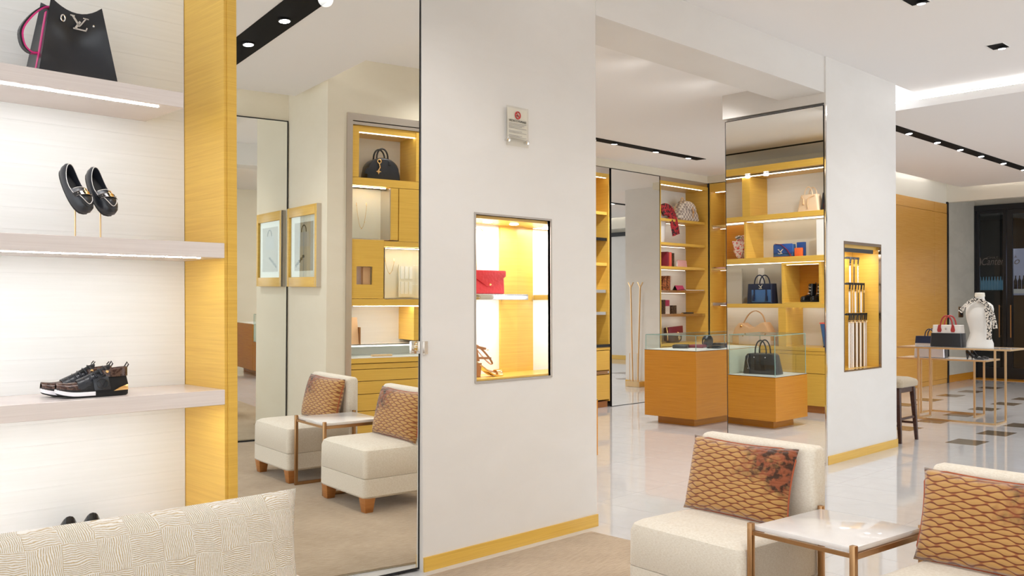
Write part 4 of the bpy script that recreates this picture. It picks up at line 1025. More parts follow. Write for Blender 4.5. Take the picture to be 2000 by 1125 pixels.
ta = trainer('black trainer with brown toe cap and gold heel, nearer one of the pair', (1.682, 4.235, 1.140), math.radians(176))
copytree(ta, (1.653, 4.345, 1.140), math.radians(178), 'black trainer with brown toe cap and gold heel, the one behind')

# ---- pumps
def pump(label, loc, rz, m='black_gloss', hz=.085, proto=None, group=None):
    t = thing('pump', label, 'shoe', loc, rz, group); L, Wd = .225, .036
    base = lambda s: hz * (max(0, 1 - s / .66)) ** 1.35
    side = lambda s: .058 - .034 * min(1, s * 2.2) + .010 * max(0, s - .6)
    obj('sole', cup(L, Wd, [(.96, lambda s: 0), (1.0, lambda s: .003)], base), 'black_matte', t, smooth=True)
    obj('upper', cup(L, Wd, [(.98, lambda s: .003), (1.02, lambda s: .014), (.95, side), (.90, lambda s: side(s) - .001), (.86, lambda s: .008)], base), m, t, smooth=True)
    obj('toe', vamp(L, Wd, .68, .99, lambda s: .018, lambda s: .022 * (1 - ((s - .68) / .32) ** 2), 1.0, base), m, t, smooth=True)
    obj('heel', B().hexa([(.014, -.007, 0), (.03, -.007, 0), (.03, .007, 0), (.014, .007, 0)], [(.003, -.024, hz + .002), (.05, -.022, hz - .012), (.05, .022, hz - .012), (.003, .024, hz + .002)]), m, t, bevel=.003)
    return t
pa = pump('black pump on the lowest shelf behind the sofa cushion, left one', (1.462, 4.33, .43), math.radians(80), hz=.112, group='black pumps on the lowest shelf')
pa.scale = (1, 1.7, 1)
copytree(pa, (1.563, 4.33, .43), math.radians(78), 'black pump on the lowest shelf behind the sofa cushion, right one')

# ---- niche: red envelope bag, sandal
t = thing('envelope_bag', 'red embossed envelope bag on a chain in the lit niche', 'handbag', (4.005, 4.30, 1.6145))
bag_body(t, .285, .045, .145, .285, .03, 'red_quilt', .014)
obj('flap', B().poly([(-.143, .15), (-.143, .115), (-.02, .048), (.02, .048), (.143, .115), (.143, .15)], -.030, -.0235), 'red_quilt', t, bevel=.002)
obj('flap_top', B().box(-.141, .141, -.028, .016, .147, .153), 'red_quilt', t, bevel=.002)
stud(t, 0, -.031, .062, .009)
ch_ = [(-.135 + .0, -.0, .15), (-.125, .0, .28), (-.10, .0, .418), (-.095, .0, .28), (-.09, .0, .15)]
obj('chain', B().tube(smooth_pts(ch_, 5), .0026, 6), 'gold', t); obj('chain_hook', B().tube([(-.14, 0, .418), (-.05, .0, .418), (-.03, 0, .405)], .004, 6), 'gold', t)
obj('chain_strap', B().box(-.155, -.1435, -.02, .02, .01, .165), 'red_quilt', t, bevel=.003)
t = thing('sandal', 'tan strappy sandal with gold toe band on the niche floor', 'shoe', (3.86, 4.27, 1.090), math.radians(-8))
L = .225; Wd = .036; hz = .10
bs = lambda s: hz * (max(0, 1 - s / .68)) ** 1.3
obj('sole', cup(L, Wd, [(.97, lambda s: .0), (1.0, lambda s: .004), (.98, lambda s: .010)], bs), 'gold', t, smooth=True)
obj('insole', cup(L, Wd * .92, [(.97, lambda s: .0102), (.97, lambda s: .012)], bs), 'tan_shoe', t, smooth=True)
obj('heel', B().loft([rrect(.018, .016, .008, 0, 4, .028), rrect(.024, .022, .01, hz - .012, 4, .03)]), 'tan_shoe', t, smooth=True)
obj('toe_band', vamp(L, Wd, .72, .90, lambda s: .006, lambda s: .036, 1.06), 'gold', t, smooth=True)
def ring_strap(p, q, r, w_=.012):
    pts = [(p[0] + (q[0] - p[0]) * (.5 - .5 * math.cos(a)), r * math.sin(a), p[2] + (q[2] - p[2]) * (.5 - .5 * math.cos(a))) for a in [2 * PI * i / 24 for i in range(24)]]
    return B().strap(pts, .003, w_, True)
for p, q, r in (((.0, 0, .195), (.09, 0, .175), .034), ((.03, 0, .12), (.13, 0, .115), .036), ((.02, 0, .20), (.14, 0, .075), .035)): obj('strap', ring_strap(p, q, r), 'tan_shoe', t)
obj('counter', B().hexa([(-.002, -.022, hz), (.03, -.03, hz), (.03, .03, hz), (-.002, .022, hz)], [(-.006, -.02, .20), (.008, -.026, .20), (.008, .026, .20), (-.006, .02, .20)]), 'tan_shoe', t, bevel=.004)
stud(t, .085, -.035, .17, .006)

# ---- backpack bay goods (shelf tops 2.935, 2.545, 2.158, 1.768, 1.378, .90)
t = thing('backpack', 'cream and grey checked backpack with leather loop on the top shelf', 'backpack', (12.90, 8.96, 2.935))
rings = [rrect(a, b_, r, z) for a, b_, r, z in ((.27, .12, .05, 0), (.295, .14, .07, .03), (.28, .135, .08, .12), (.23, .115, .08, .22), (.17, .09, .07, .29), (.12, .06, .05, .31))]
obj('body', B().loft(rings), 'azur', t, smooth=True)
obj('flap', B().loft([rrect(.135, .015, .012, .19, 4, .04, -.13), rrect(.15, .05, .04, .25, 4, .02, -.09), rrect(.14, .09, .06, .315, 4, .02, -.02), rrect(.10, .06, .05, .345, 4, .02, .0)]), 'azur', t, smooth=True)
obj('top_loop', B().tube(arc(-.01, .335, .035, .07, 180, 0, 10, .02), .011, 8), 'tan', t, smooth=True)
obj('flap_strap', B().strap([(.03, -.155, .23), (.045, -.157, .16), (.06, -.15, .06)], .022, .005), 'tan', t); obj('buckle', B().box(.035, .065, -.165, -.155, .13, .165), 'gold', t)
obj('shoulder_strap', B().strap(smooth_pts([(-.16, .03, .27), (-.26, .0, .2), (-.32, -.05, .08), (-.29, -.08, .01)]), .02, .005), 'tan', t)
obj('cord', B().tube([(-.08, -.10, .28), (-.02, -.125, .25), (.05, -.12, .25)], .005, 6), 'brown_leather', t)
t = thing('scarf_bust', 'small white bust form on the second shelf under the red scarf', 'bust', (12.23, 8.98, 2.545))
obj('torso', B().lathe([(.10, 0), (.12, .05), (.13, .2), (.15, .34), (.12, .42), (.05, .47), (.045, .54), (.001, .545)], 20, sq=(1, .6)), 'white', t, smooth=True)
def drape(name, label, pts, w_, m, cat='scarf', th=.02, up=None):
    b = B(); b.sweep(smooth_pts(pts, 5), [(w_ * .5 * math.cos(a) , th * math.sin(a) * (1 + .5 * math.sin(3 * a))) for a in [2 * PI * i / 12 for i in range(12)]], False, None, up)
    return tag(obj(name, b, m, smooth=True), label, cat)
drape('silk_scarf', 'red and black patterned scarf draped over the white bust', [(12.13, 8.86, 3.06), (12.20, 8.84, 3.085), (12.30, 8.84, 3.07), (12.38, 8.83, 2.98), (12.42, 8.82, 2.85), (12.47, 8.82, 2.68)], .20, 'scarf_red', th=.03, up=(0, -1, 0))
def slab(name, label, cat, loc, sx, sy, sz, m, rz=0, trim=None, bev=.004, group=None, extra=None):
    t = thing(name, label, cat, loc, rz, group)
    obj('cover', B().box(-sx / 2, sx / 2, -sy / 2, sy / 2, 0, sz), m, t, bevel=bev)
    if trim: obj('edge', B().box(-sx / 2 + .004, sx / 2 - .004, -sy / 2 + .003, sy / 2 - .003, sz - .0005, sz + .001), trim, t)
    return t
z = 2.158; g_ = 'wallets and notebooks on the third shelf'
slab('notebook', 'dark red notebook standing on the third shelf, first from the left', 'notebook', (12.345, 8.98, z), .045, .18, .245, 'burgundy', .12, 'paper', group=g_)
slab('notebook', 'brighter red notebook standing beside the brown wallet', 'notebook', (12.425, 8.98, z), .05, .18, .24, 'coral', .1, 'paper', group=g_)
slab('wallet', 'tall brown patterned wallet standing beside the pink pouch', 'wallet', (12.55, 8.98, z), .145, .05, .235, 'mono', .05, group=g_)
t = thing('pouch', 'dusty pink zipped pouch with tassel on the third shelf', 'pouch', (12.79, 8.93, z)); bag_body(t, .27, .05, .115, .25, .03, 'rose', .02); obj('zip', B().box(-.12, .12, -.004, .004, .116, .121), 'gold', t); obj('tassel', B().lathe([(.01, 0), (.014, .01), (.006, .07), (.002, .09)], 8, (-.15, -.01, .01)), 'white_leather', t)
z = 1.768; g_ = 'covers on the fourth shelf'
slab('notebook', 'orange brown notebook cover, first on the fourth shelf', 'notebook', (12.285, 8.98, z), .05, .17, .235, 'orange_mono', .25, 'paper', group=g_)
slab('notebook', 'orange brown notebook cover standing half open beside the white one', 'notebook', (12.39, 8.98, z), .06, .17, .24, 'orange_mono', .1, 'paper', group=g_)
slab('notebook', 'white checked notebook cover on the fourth shelf', 'notebook', (12.505, 8.98, z), .11, .05, .238, 'white_check', .1, group=g_)
t = thing('folded_card_case', 'magenta card case standing open like a tent', 'card case', (12.71, 8.93, z)); obj('front_leaf', B().hexa([(-.11, -.05, 0), (.11, -.05, 0), (.11, -.045, 0), (-.11, -.045, 0)], [(-.11, .0, .085), (.11, .0, .085), (.11, .004, .085), (-.11, .004, .085)]), 'magenta', t); obj('rear_leaf', B().hexa([(-.11, .05, 0), (.11, .05, 0), (.11, .055, 0), (-.11, .055, 0)], [(-.11, .005, .085), (.11, .005, .085), (.11, .009, .085), (-.11, .009, .085)]), 'black_leather', t)
t = thing('folded_strap', 'white checked strap lying along the front edge of the fourth shelf', 'strap', (13.02, 8.84, z)); obj('band', B().box(-.27, .26, -.03, .02, 0, .012), 'white_check', t, bevel=.003); obj('tip', B().strap(smooth_pts([(-.27, -.01, .008), (-.36, -.01, .02), (-.45, -.01, .006)]), .03, .005), 'black_leather', t)
z = 1.378; g_ = 'small cases on the fifth shelf'
slab('wallet', 'tall dark patterned wallet, first on the fifth shelf', 'wallet', (12.30, 8.98, z), .12, .06, .235, 'mono', .05, group=g_)
t = slab('phone_case', 'magenta and white checked case on the fifth shelf', 'case', (12.435, 8.98, z), .125, .03, .232, 'magenta', .04, group=g_); obj('lower_half', B().box(-.063, .063, -.0165, -.0152, .002, .13), 'white_check', t)
slab('card_case', 'short brown patterned case standing on the fifth shelf', 'case', (12.615, 8.98, z), .15, .04, .142, 'mono', .04, group=g_)
t = thing('key_case', 'long flat black key case lying on the fifth shelf', 'case', (12.90, 8.88, z)); obj('case', B().box(-.15, .13, -.03, .03, 0, .025), 'black_leather', t, bevel=.01); obj('ring', B().tube([(-.17 + .02 * math.cos(a * PI / 6), .02 * math.sin(a * PI / 6), .01) for a in range(12)], .004, 6, True), 'gold', t)
t = thing('flap_bag', 'small dark brown saddle shaped flap bag behind the glass counter', 'handbag', (12.60, 8.98, .90))
obj('body', B().poly([(-.2, .08), (-.19, .03), (-.12, .0), (.12, .0), (.19, .03), (.205, .10), (.20, .27), (-.2, .25)], -.05, .05), 'brown_leather', t, bevel=.015); obj('flap', B().poly([(-.205, .15), (.21, .15), (.20, .28), (-.2, .26)], -.062, -.05), 'burgundy', t, bevel=.003)
stud(t, .05, -.065, .17, .012); obj('ring', B().tube([(.09 + .02 * math.cos(a * PI / 6), -.066, .08 + .035 * math.sin(a * PI / 6)) for a in range(12)], .006, 6, True), 'gold', t); obj('chain', B().tube(smooth_pts([(-.2, -.02, .26), (-.215, -.05, .15), (-.20, -.04, .04)]), .009, 6), 'gold', t)
# on the flat glass counter
z = .958
for nm, lab, x, y, sx, sy, sz, m_, rz_ in (('wallet', 'long black wallet lying at the left end of the glass case', 10.15, 7.10, .30, .20, .045, 'black_leather', .5), ('wallet', 'black wallet with burgundy edge in the glass case', 10.38, 6.98, .26, .2, .04, 'burgundy', .3), ('wallet', 'dark wallet in front of the round case in the glass case', 10.40, 6.72, .25, .17, .04, 'black_leather', .2), ('wallet', 'black wallet at the back of the glass case', 10.90, 6.96, .28, .19, .045, 'black_leather', .2), ('wallet', 'red wallet at the right end of the glass case', 11.05, 6.80, .22, .16, .04, 'magenta', .1), ('wallet', 'slim grey black wallet near the front of the glass case', 10.72, 6.66, .24, .14, .03, 'navy', .1)):
    slab(nm, lab, 'wallet', (x, y, z + .0005), sx, sy, sz, m_, rz_, bev=.012, group='small leather goods in the glass case')
t = thing('round_case', 'small round black case standing in the glass case', 'case', (10.52, 6.93, z + .0005)); obj('drum', B().lathe([(.075, -.04), (.08, -.03), (.08, .03), (.075, .04)], 20, T=Matrix.Translation((0, 0, .081)) @ Matrix.Rotation(PI / 2, 4, 'X')), 'black_leather', t, smooth=True); obj('zip_pull', B().tube([(-.08, 0, .11), (-.095, 0, .08), (-.09, 0, .05)], .004, 6), 'gold', t)
slab('gift_box', 'small black box on the middle shelf of the slim bay', 'box', (10.42, 8.92, 2.165), .14, .12, .16, 'black_gloss', 0, 'black_matte')
slab('clutch', 'black clutch standing in the lit cell of the slim bay', 'handbag', (10.33, 8.92, 1.43), .12, .05, .18, 'black_leather')
slab('wallet', 'red wallet on the third shelf of the corner bay', 'wallet', (13.50, 8.15, 1.565), .12, .16, .05, 'burgundy')

# ---- left shelf wall goods (front x=5.05, facing +x; local x = +y)
R = PI / 2; SX = 4.86
def tote(name, label, loc, rz, w, d, h, w2, d2, body, handle, hx, hh, hr=.008, flat=None, ys=(-1, 1), base=None):
    t = thing(name, label, 'handbag', loc, rz); bag_body(t, w, d, h, w2, d2, body, .03)
    handles(t, handle, hx, h - .01, hh, d2 / 2 - .004 if d2 > .05 else d2 / 2 + .003, hr, flat, ys=ys)
    if base: obj('base_trim', B().loft([rrect(w / 2 + .002, d / 2 + .002, .02, .0, 4), rrect(w / 2 + .0015, d / 2 + .0015, .02, .02, 4)]), base, t)
    return t
t = tote('soft_tote', 'beige soft tote with a drawstring on the top reflected shelf', (SX, 6.27, 2.745), R, .34, .17, .235, .25, .12, 'beige', 'beige', .06, .115)
obj('drawstring', B().tube(smooth_pts([(-.10, -.072, .215), (-.02, -.082, .19), (.0, -.086, .12), (-.01, -.09, .04)]), .006, 6), 'tan', t); obj('tassel', B().lathe([(.012, 0), (.014, .01), (.006, .08)], 8, (.06, -.088, .10)), 'tan', t); obj('drawstring', B().tube([(.10, -.07, .21), (.06, -.085, .17)], .006, 6), 'tan', t)
t = tote('structured_tote', 'black tote with round handle at the cut right edge of the top reflected shelf', (SX, 5.93, 2.745), R, .33, .15, .24, .29, .10, 'black_leather', 'black_leather', .07, .115)
stud(t, .10, -.06, .2, .012, 'chrome'); stud(t, -.10, -.06, .2, .012, 'chrome'); obj('name_tag', B().box(.06, .10, -.085, -.078, .02, .09), 'red_handle', t)
t = thing('silk_scarf', 'coral and white silk scarf gathered on a stand in the amber cell', 'scarf', (4.85, 7.40, 2.14), R)
obj('stand', B().lathe([(.05, 0), (.05, .01), (.008, .015), (.008, .25)], 12), 'brass', t)
b = B(); prof = []
for k_ in range(9):
    f_ = k_ / 8; rr = .035 + .10 * math.sin(PI * f_ * .75 + .35); prof.append([(rr * math.cos(a) * (1 + .12 * math.sin(5 * a + k_)), rr * .5 * math.sin(a) * (1 + .2 * math.sin(4 * a)), .30 * f_ + .005 + .05 * f_ * math.sin(a)) for a in [2 * PI * i / 18 for i in range(18)]])
obj('folds', b.loft(prof), 'scarf_pink', t, smooth=True); obj('knot', B().ball((.03, -.03, .32), (.07, .04, .03), 10), 'scarf_bw', t, smooth=True)
obj('tail', B().hexa([(-.02, -.07, .01), (.05, -.07, .03), (.05, -.062, .03), (-.02, -.062, .01)], [(-.10, -.06, .25), (.13, -.06, .27), (.13, -.05, .27), (-.10, -.05, .25)]), 'scarf_pink', t)
t = thing('flap_bag', 'blue flap bag with burgundy strap and silver clasp on the reflected shelf', 'handbag', (SX, 6.68, 2.14), R)
bag_body(t, .32, .10, .175, .30, .08, 'denim', .015); obj('flap', B().box(-.155, .145, -.062, -.052, .05, .185), 'blue', t, bevel=.004); obj('side_gusset', B().box(.15, .163, -.04, .04, .01, .17), 'black_leather', t)
obj('strap', B().strap([(-.14, -.068, .005), (-.08, -.07, .10), (.02, -.066, .178), (.12, -.06, .19)], .03, .005), 'burgundy', t); obj('base_edge', B().box(-.158, .158, -.055, .052, .0, .012), 'burgundy', t); emblem(t, 'chrome', (.03, -.069, .045), .07)
slab('stiff_wallet', 'blue wallet standing behind the orange card', 'wallet', (4.83, 6.44, 2.14), .12, .05, .20, 'blue', R)
t = slab('card_holder', 'orange card holder leaning before the blue wallet', 'card case', (4.93, 6.42, 2.14), .12, .03, .118, 'orange', R); obj('fold_mark', B().tube([(.02, -.0165, .03), (.03, -.0165, .06), (.02, -.0165, .09)], .003, 5), 'coral', t)
t = tote('structured_tote', 'navy and blue structured tote with silver emblem on the middle reflected shelf', (SX, 7.06, 1.485), R, .43, .18, .285, .41, .14, 'navy', 'navy', .085, .135, .009)
obj('front_panel', B().box(-.20, .12, -.094, -.084, .02, .20), 'denim', t, bevel=.006); emblem(t, 'chrome', (-.03, -.088, .215), .055); obj('riser', B().box(-.22, .22, -.10, .10, -.0, .002), 'glass_edge', t)
for s in (-1, 1): obj('belt_tab', B().box(-.03 + s * .10 - .012, -.03 + s * .10 + .012, -.099, -.094, .06, .20), 'navy', t); obj('tassel', B().lathe([(.02, 0), (.018, .06), (.006, .09)], 8, (-.03 + s * .11, -.105, .04)), 'navy', t)
def boot(label, loc, rz):
    t = thing('boot', label, 'shoe', loc, rz, 'black lace boots in the cube'); L, Wd = .25, .042
    obj('sole', cup(L, Wd, [(.97, lambda s: 0), (1.03, lambda s: .008), (1.03, lambda s: .03)]), 'black_matte', t, smooth=True)
    obj('foot', cup(L, Wd, [(1.0, lambda s: .03), (1.03, lambda s: .05), (.92, lambda s: .09 if s < .5 else .075), (.6, lambda s: .10 if s < .5 else .085), (.2, lambda s: .1)]), 'black_gloss', t, smooth=True)
    obj('shaft', B().loft([rrect(.05, .036, .03, .06, 4, .06), rrect(.052, .038, .034, .14, 4, .055), rrect(.058, .043, .04, .25, 4, .05), rrect(.05, .036, .034, .252, 4, .05), rrect(.046, .032, .03, .2, 4, .05)]), 'black_gloss', t, smooth=True)
    for i in range(7): obj('lace', B().tube([(.105 - .0 * i + .03 * (i < 2) * (2 - i) / 2, -.03, .09 + .022 * i), (.118 + .035 * (i < 2) * (2 - i) / 2, 0, .097 + .022 * i), (.105 + .03 * (i < 2) * (2 - i) / 2, .03, .09 + .022 * i)], .004, 5), 'silver' if i % 2 else 'black_leather', t)
    obj('pull_loop', B().tube([(-.004, 0, .235), (-.012, 0, .265), (.0, 0, .27), (.004, 0, .25)], .004, 6), 'black_leather', t); return t
b1 = boot('black patent lace boot in the wooden cube, left one in the mirror', (4.74, 6.28, 1.507), math.radians(20))
copytree(b1, (4.76, 6.14, 1.507), math.radians(14), 'black patent lace boot in the wooden cube, right one in the mirror')
t = thing('hobo_bag', 'natural tan hobo bag with curved handle on the lowest reflected shelf', 'handbag', (SX, 7.21, .89), R)
obj('body', B().poly([(-.33, .0), (.31, .0), (.32, .12), (.27, .24), (.20, .315), (.15, .31), (.08, .265), (.0, .24), (-.06, .25), (-.16, .315), (-.22, .33), (-.27, .26), (-.34, .13)], -.09, .09), 'tan', t, bevel=.012)
obj('base_band', B().box(-.335, .20, -.098, .098, .0, .13), 'pale_pink', t, bevel=.01); obj('side_band', B().box(.20, .31, -.097, .097, .002, .12), 'tan', t, bevel=.01)
obj('handle', B().strap(smooth_pts([(-.2, 0, .30), (-.15, 0, .43), (-.04, 0, .49), (.08, 0, .44), (.18, 0, .30)]), .02, .012), 'tan', t); stud(t, .15, -.10, .27, .02, 'gold'); stud(t, .12, -.1, .13, .012, 'gold'); obj('side_strap', B().strap([(.21, -.03, .29), (.28, -.05, .15), (.31, -.06, .03)], .018, .006), 'bronze', t)
t = tote('open_tote', 'deep blue tote with coral trim at the cut edge of the lowest reflected shelf', (SX, 5.92, .89), R, .30, .15, .33, .42, .12, 'denim', 'coral', .1, .16, .008)
obj('rim_trim', B().loft([rrect(.212, .062, .02, .318, 4), rrect(.214, .064, .02, .336, 4)]), 'coral', t); obj('base_trim', B().box(-.148, .148, -.077, .077, 0, .02), 'navy', t, bevel=.006); obj('side_lace', B().tube(smooth_pts([(-.20, -.06, .27), (-.185, -.08, .16), (-.20, -.085, .04)]), .006, 6), 'coral', t); obj('tab', B().ball((-.05, -.07, .27), (.04, .008, .045), 10), 'coral', t); stud(t, -.17, -.07, .27, .014, 'white_leather')
# black doctor bag in the deep glass case
t = thing('doctor_bag', 'black structured bag with two tall handles inside the deep glass case', 'handbag', (6.42, 6.03, .6375), R * .93)
obj('body', B().poly([(-.235, .0), (.235, .0), (.20, .22), (.17, .255), (-.15, .255), (-.18, .24)], -.085, .085), 'black_leather', t, bevel=.014)
for s in (-1, 1): obj('handle', B().tube([(-.075, s * .075, .20)] + arc(0, .27, .075, .15, 180, 0, 14, s * .055) + [(.075, s * .075, .20)], .009, 8), 'black_leather', t, smooth=True)
for x in (-.075, .075): stud(t, x, -.088, .21, .009, 'silver')
obj('pocket', B().box(-.07, .07, -.0905, -.084, .05, .17), 'black_matte', t); obj('side_seam', B().tube([(.15, -.087, .235), (.17, -.087, .16), (.14, -.087, .06)], .002, 5), 'silver', t); stud(t, .16, -.088, .07, .006, 'silver')

# ---- hall console goods
t = tote('city_bag', 'white and black structured bag with dark red handles on the tall console', (12.575, 4.555, .968), -PI / 2, .40, .17, .285, .36, .14, 'white_leather', 'red_handle', .075, .135, .010)
obj('lower_panel', B().loft([rrect(.206, .092, .025, .004, 4), rrect(.196, .088, .025, .182, 4)]), 'black_leather', t, smooth=True)
for x in (-.085, .085):
    for s in (-1, 1): obj('handle_tab', B().poly([(x - .012, .29), (x + .012, .29), (x + .028, .22), (x + .018, .195), (x - .018, .195), (x - .028, .22)], s * .079 - .004, s * .079 + .004), 'red_handle', t)
obj('clasp', B().box(-.012, .012, -.086, -.078, .225, .255), 'silver', t, bevel=.003)
for x in (-.14, .14): stud(t, x, -.05, .0, .006, 'gold', 'foot')
t = thing('tote', 'silver and navy handbag under the tall console on the nested table', 'handbag', (13.2, 5.02, .782), -PI / 2); bag_body(t, .42, .14, .20, .40, .12, 'silver', .02); obj('upper_panel', B().loft([rrect(.199, .062, .02, .20, 4), rrect(.19, .058, .02, .30, 4)]), 'navy', t); obj('side_strap', B().box(.20, .215, -.05, .05, .0, .19), 'black_leather', t); handles(t, 'navy', .06, .30, .10, .05)
p1_ = pump('glossy black pump on the nested console under the bust, nearer one', (13.13, 4.53, .782), math.radians(-80), group='black pumps on the nested console')
copytree(p1_, (13.28, 4.52, .782), math.radians(-76), 'glossy black pump on the nested console under the bust, farther one')
t = thing('dress_bust', 'ivory tailor bust without arms standing on the tall console', 'bust', (12.58, 4.165, .968), -PI / 2)
def bust_ring(z, hw, hd, cy=0, n=20): return [(hw * math.cos(2 * PI * i / n), cy + hd * math.sin(2 * PI * i / n), z) for i in range(n)]
obj('torso', B().loft([bust_ring(0, .165, .11), bust_ring(.06, .162, .112), bust_ring(.13, .135, .095), bust_ring(.19, .118, .085), bust_ring(.26, .132, .09), bust_ring(.36, .155, .11, -.01), bust_ring(.43, .165, .115, -.015), bust_ring(.50, .168, .095), bust_ring(.545, .158, .075), bust_ring(.575, .125, .06), bust_ring(.60, .075, .05), bust_ring(.625, .057, .05), bust_ring(.66, .055, .05)]), 'paper', t, smooth=True)
obj('neck_cap', B().loft([bust_ring(.66, .062, .056), bust_ring(.705, .058, .052), bust_ring(.71, .05, .045)]), 'cream_panel', t, smooth=True)
drape('silk_scarf', 'black and white silk scarf tied round the ivory bust', [(12.44, 4.36, 1.43), (12.47, 4.31, 1.50), (12.49, 4.24, 1.565), (12.49, 4.165, 1.585), (12.50, 4.08, 1.55), (12.52, 4.02, 1.46), (12.53, 3.985, 1.34), (12.53, 3.965, 1.22)], .055, 'scarf_bw', th=.018, up=(-1, 0, 0))
drape('scarf_tail', 'pale tail of the silk scarf hanging down the side of the bust', [(12.47, 4.05, 1.50), (12.45, 4.025, 1.36), (12.45, 4.01, 1.2), (12.46, 4.02, 1.08)], .06, 'scarf_bw', th=.012, up=(-1, 0, 0))

# ---- jewellery cabinet goods, framed picture
t = thing('dome_bag', 'glossy black dome bag with a gold charm on the top cabinet shelf', 'handbag', (4.885, .21, 2.742), PI)
prof = [(-.19, 0), (.19, 0), (.185, .06)] + [(.175 * math.cos(math.radians(a)), .10 + .135 * math.sin(math.radians(a))) for a in range(0, 181, 15)] + [(-.185, .06)]
obj('body', B().poly(prof, -.085, .085), 'black_leather', t, bevel=.02, segs=3)
for s in (-1, 1): obj('handle', B().tube([(-.062, s * .07, .18)] + arc(0, .235, .062, .095, 180, 0, 14, s * .04) + [(.062, s * .07, .18)], .009, 8), 'black_leather', t, smooth=True)
for x in (-.062, .062): obj('handle_tab', B().box(x - .013, x + .013, -.091, -.084, .155, .20), 'black_leather', t, bevel=.003)
obj('charm_ring', B().tube([(.06 + .02 * math.cos(a * PI / 6), -.10, .19 + .02 * math.sin(a * PI / 6)) for a in range(12)], .006, 6, True), 'gold', t)
obj('charm_chain', B().tube([(.06, -.10, .17), (.052, -.102, .13), (.07, -.102, .09)], .006, 6), 'gold', t)
st_ = [(.07 + (.03 if i % 2 == 0 else .012) * math.cos(i * PI / 4), .085 + (.03 if i % 2 == 0 else .012) * math.sin(i * PI / 4)) for i in range(8)]
obj('charm_flower', B().poly(st_, -.108, -.10), 'gold', t); obj('key_cover', B().hexa([(.17, -.09, .05), (.22, -.09, .06), (.22, -.08, .06), (.17, -.08, .05)], [(.165, -.09, .11), (.19, -.09, .12), (.19, -.08, .12), (.165, -.08, .11)]), 'black_leather', t)
def necklace(label, x, z, w_, h_):
    t = thing('necklace', label, 'necklace', (x, .205, z)); pts = [(-w_ / 2 + w_ * i / 16, 0, -h_ * (1 - abs(-1 + i / 8) ** 2.2)) for i in range(17)]
    obj('chain', B().tube(pts, .0022, 5), 'gold', t)
    for s in (-1, 1): obj('peg', B().tube([(s * w_ / 2, 0, -.005), (s * w_ / 2, -.01, .03)], .003, 6), 'gold', t)
    stud(t, 0, 0, -h_ - .004, .006, 'gold', 'pendant'); stud(t, w_ * .3, 0, -h_ * .72, .005, 'gold', 'bead'); return t
necklace('long gold necklace hanging in the upper lit cabinet window', 4.68, 2.48, .11, .23); necklace('short gold necklace hanging in the lower cabinet window', 5.0, 1.92, .10, .125)
t = thing('earring_board', 'pale board of earrings in the lower cabinet window', 'jewellery board', (5.19, .20, 1.55)); obj('board', B().box(-.09, .09, 0, .012, 0, .34), 'cream_panel', t)
for i in range(3):
    for j in range(2): obj('cell', B().box(-.07 + .05 * i, -.035 + .05 * i, .012, .02, .03 + .16 * j, .16 + .16 * j), 'white', t)
t = thing('photo_frame', 'slim wooden frame leaning on the cabinet counter', 'frame', (4.575, .22, 1.069), PI); obj('board', B().hexa([(-.07, -.02, 0), (.07, -.02, 0), (.07, -.008, 0), (-.07, -.008, 0)], [(-.07, .03, .27), (.07, .03, .27), (.07, .042, .27), (-.07, .042, .27)]), 'tan', t); obj('strut', B().box(-.085, -.075, -.03, .03, 0, .17), 'bronze', t)
t = thing('jewellery_tray', 'tan leather tray in the flat case of the cabinet', 'tray', (4.85, .345, .9455)); obj('tray', B().box(-.11, .11, -.025, .025, 0, .018), 'tan', t, bevel=.003); obj('bar', B().box(-.05, .03, -.05, -.03, 0, .012), 'orange_mono', t, bevel=.003)
t = thing('framed_picture', 'honey wood framed print of a bag and chain on the cream wall', 'picture', (4.234, -.19, 2.06), PI / 2 * 3)
t.rotation_euler = (0, 0, -PI / 2)
hw, hz_ = .435, .415
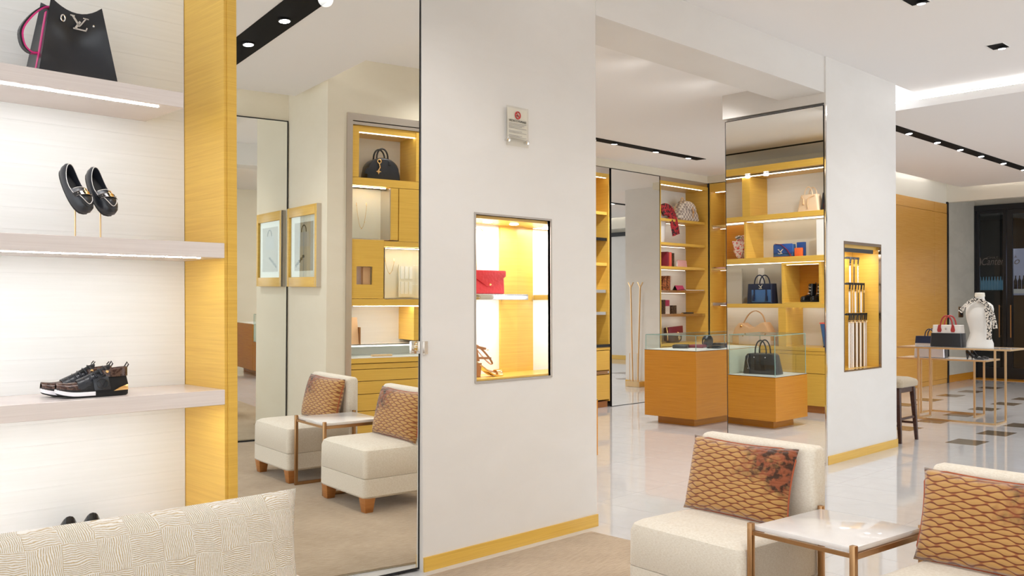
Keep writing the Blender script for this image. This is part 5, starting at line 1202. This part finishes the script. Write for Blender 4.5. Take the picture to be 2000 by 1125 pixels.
fb = B(); fb.box(-hw, -hw + .06, -.05, 0, -hz_, hz_); fb.box(hw - .06, hw, -.05, 0, -hz_, hz_); fb.box(-hw + .06, hw - .06, -.05, 0, hz_ - .10, hz_); fb.box(-hw + .06, hw - .06, -.05, 0, -hz_, -hz_ + .10)
obj('frame', fb, 'wood', t, bevel=.003); eb = B(); eb.box(-hw - .004, -hw, -.05, 0, -hz_, hz_); eb.box(hw, hw + .004, -.05, 0, -hz_, hz_); obj('frame_edge', eb, 'nickel', t)
obj('mount', B().box(-hw + .06, hw - .06, -.025, -.02, -hz_ + .10, hz_ - .10), 'paper', t); obj('glass_pane', B().box(-hw + .06, hw - .06, -.034, -.032, -hz_ + .10, hz_ - .10), 'glass', t)
obj('print_panel', B().box(-.28, .26, -.0265, -.0252, -.25, .25), 'paper_grey', t); 
obj('printed_bag', B().poly([(-.20, -.0), (.16, -.0), (.12, .15), (-.16, .15)], -.0275, -.0266), 'grey_print', t); obj('printed_handle', B().tube(arc(-.02, .15, .07, .07, 180, 0, 10, -.0272), .006, 6), 'black_print', t)
for i in range(9): obj('printed_link', B().tube([(.02 + .028 * i - .04 + .014 * math.cos(a * PI / 4), -.0275, -.10 - .012 * i + .01 * (i % 2) + .012 * math.sin(a * PI / 4)) for a in range(8)], .004, 5, True), 'black_print', t)
import OpenImageIO as oiio, sys
b=oiio.ImageBuf('/workdir/render_main.png');sp=b.spec();s=sp.width/2000
import numpy as np
a=b.get_pixels(oiio.UINT8).astype(int)
for n,(x,y) in dict(wallTop=(900,100),wallMid=(900,350),wallLow=(950,900),wallRt=(1120,500),pil2=(1680,800),pil2top=(1680,300),ceil=(1600,40),ceilBack=(1300,200),floor=(1300,960),floorR=(1700,980),shelfback=(250,600),shelfback2=(280,260),shelffront=(200,490),col=(405,300),mirC=(700,100),rug=(650,1040),chairtop=(1300,1030),chairfront=(1300,1090),caseA=(1310,740),cream=(620,480),hallwood=(1790,550),hallceil=(1900,260)).items():
    x,y=int(x*s),int(y*s); print(n,a[y-3:y+4,x-3:x+4,:3].mean((0,1)).round())
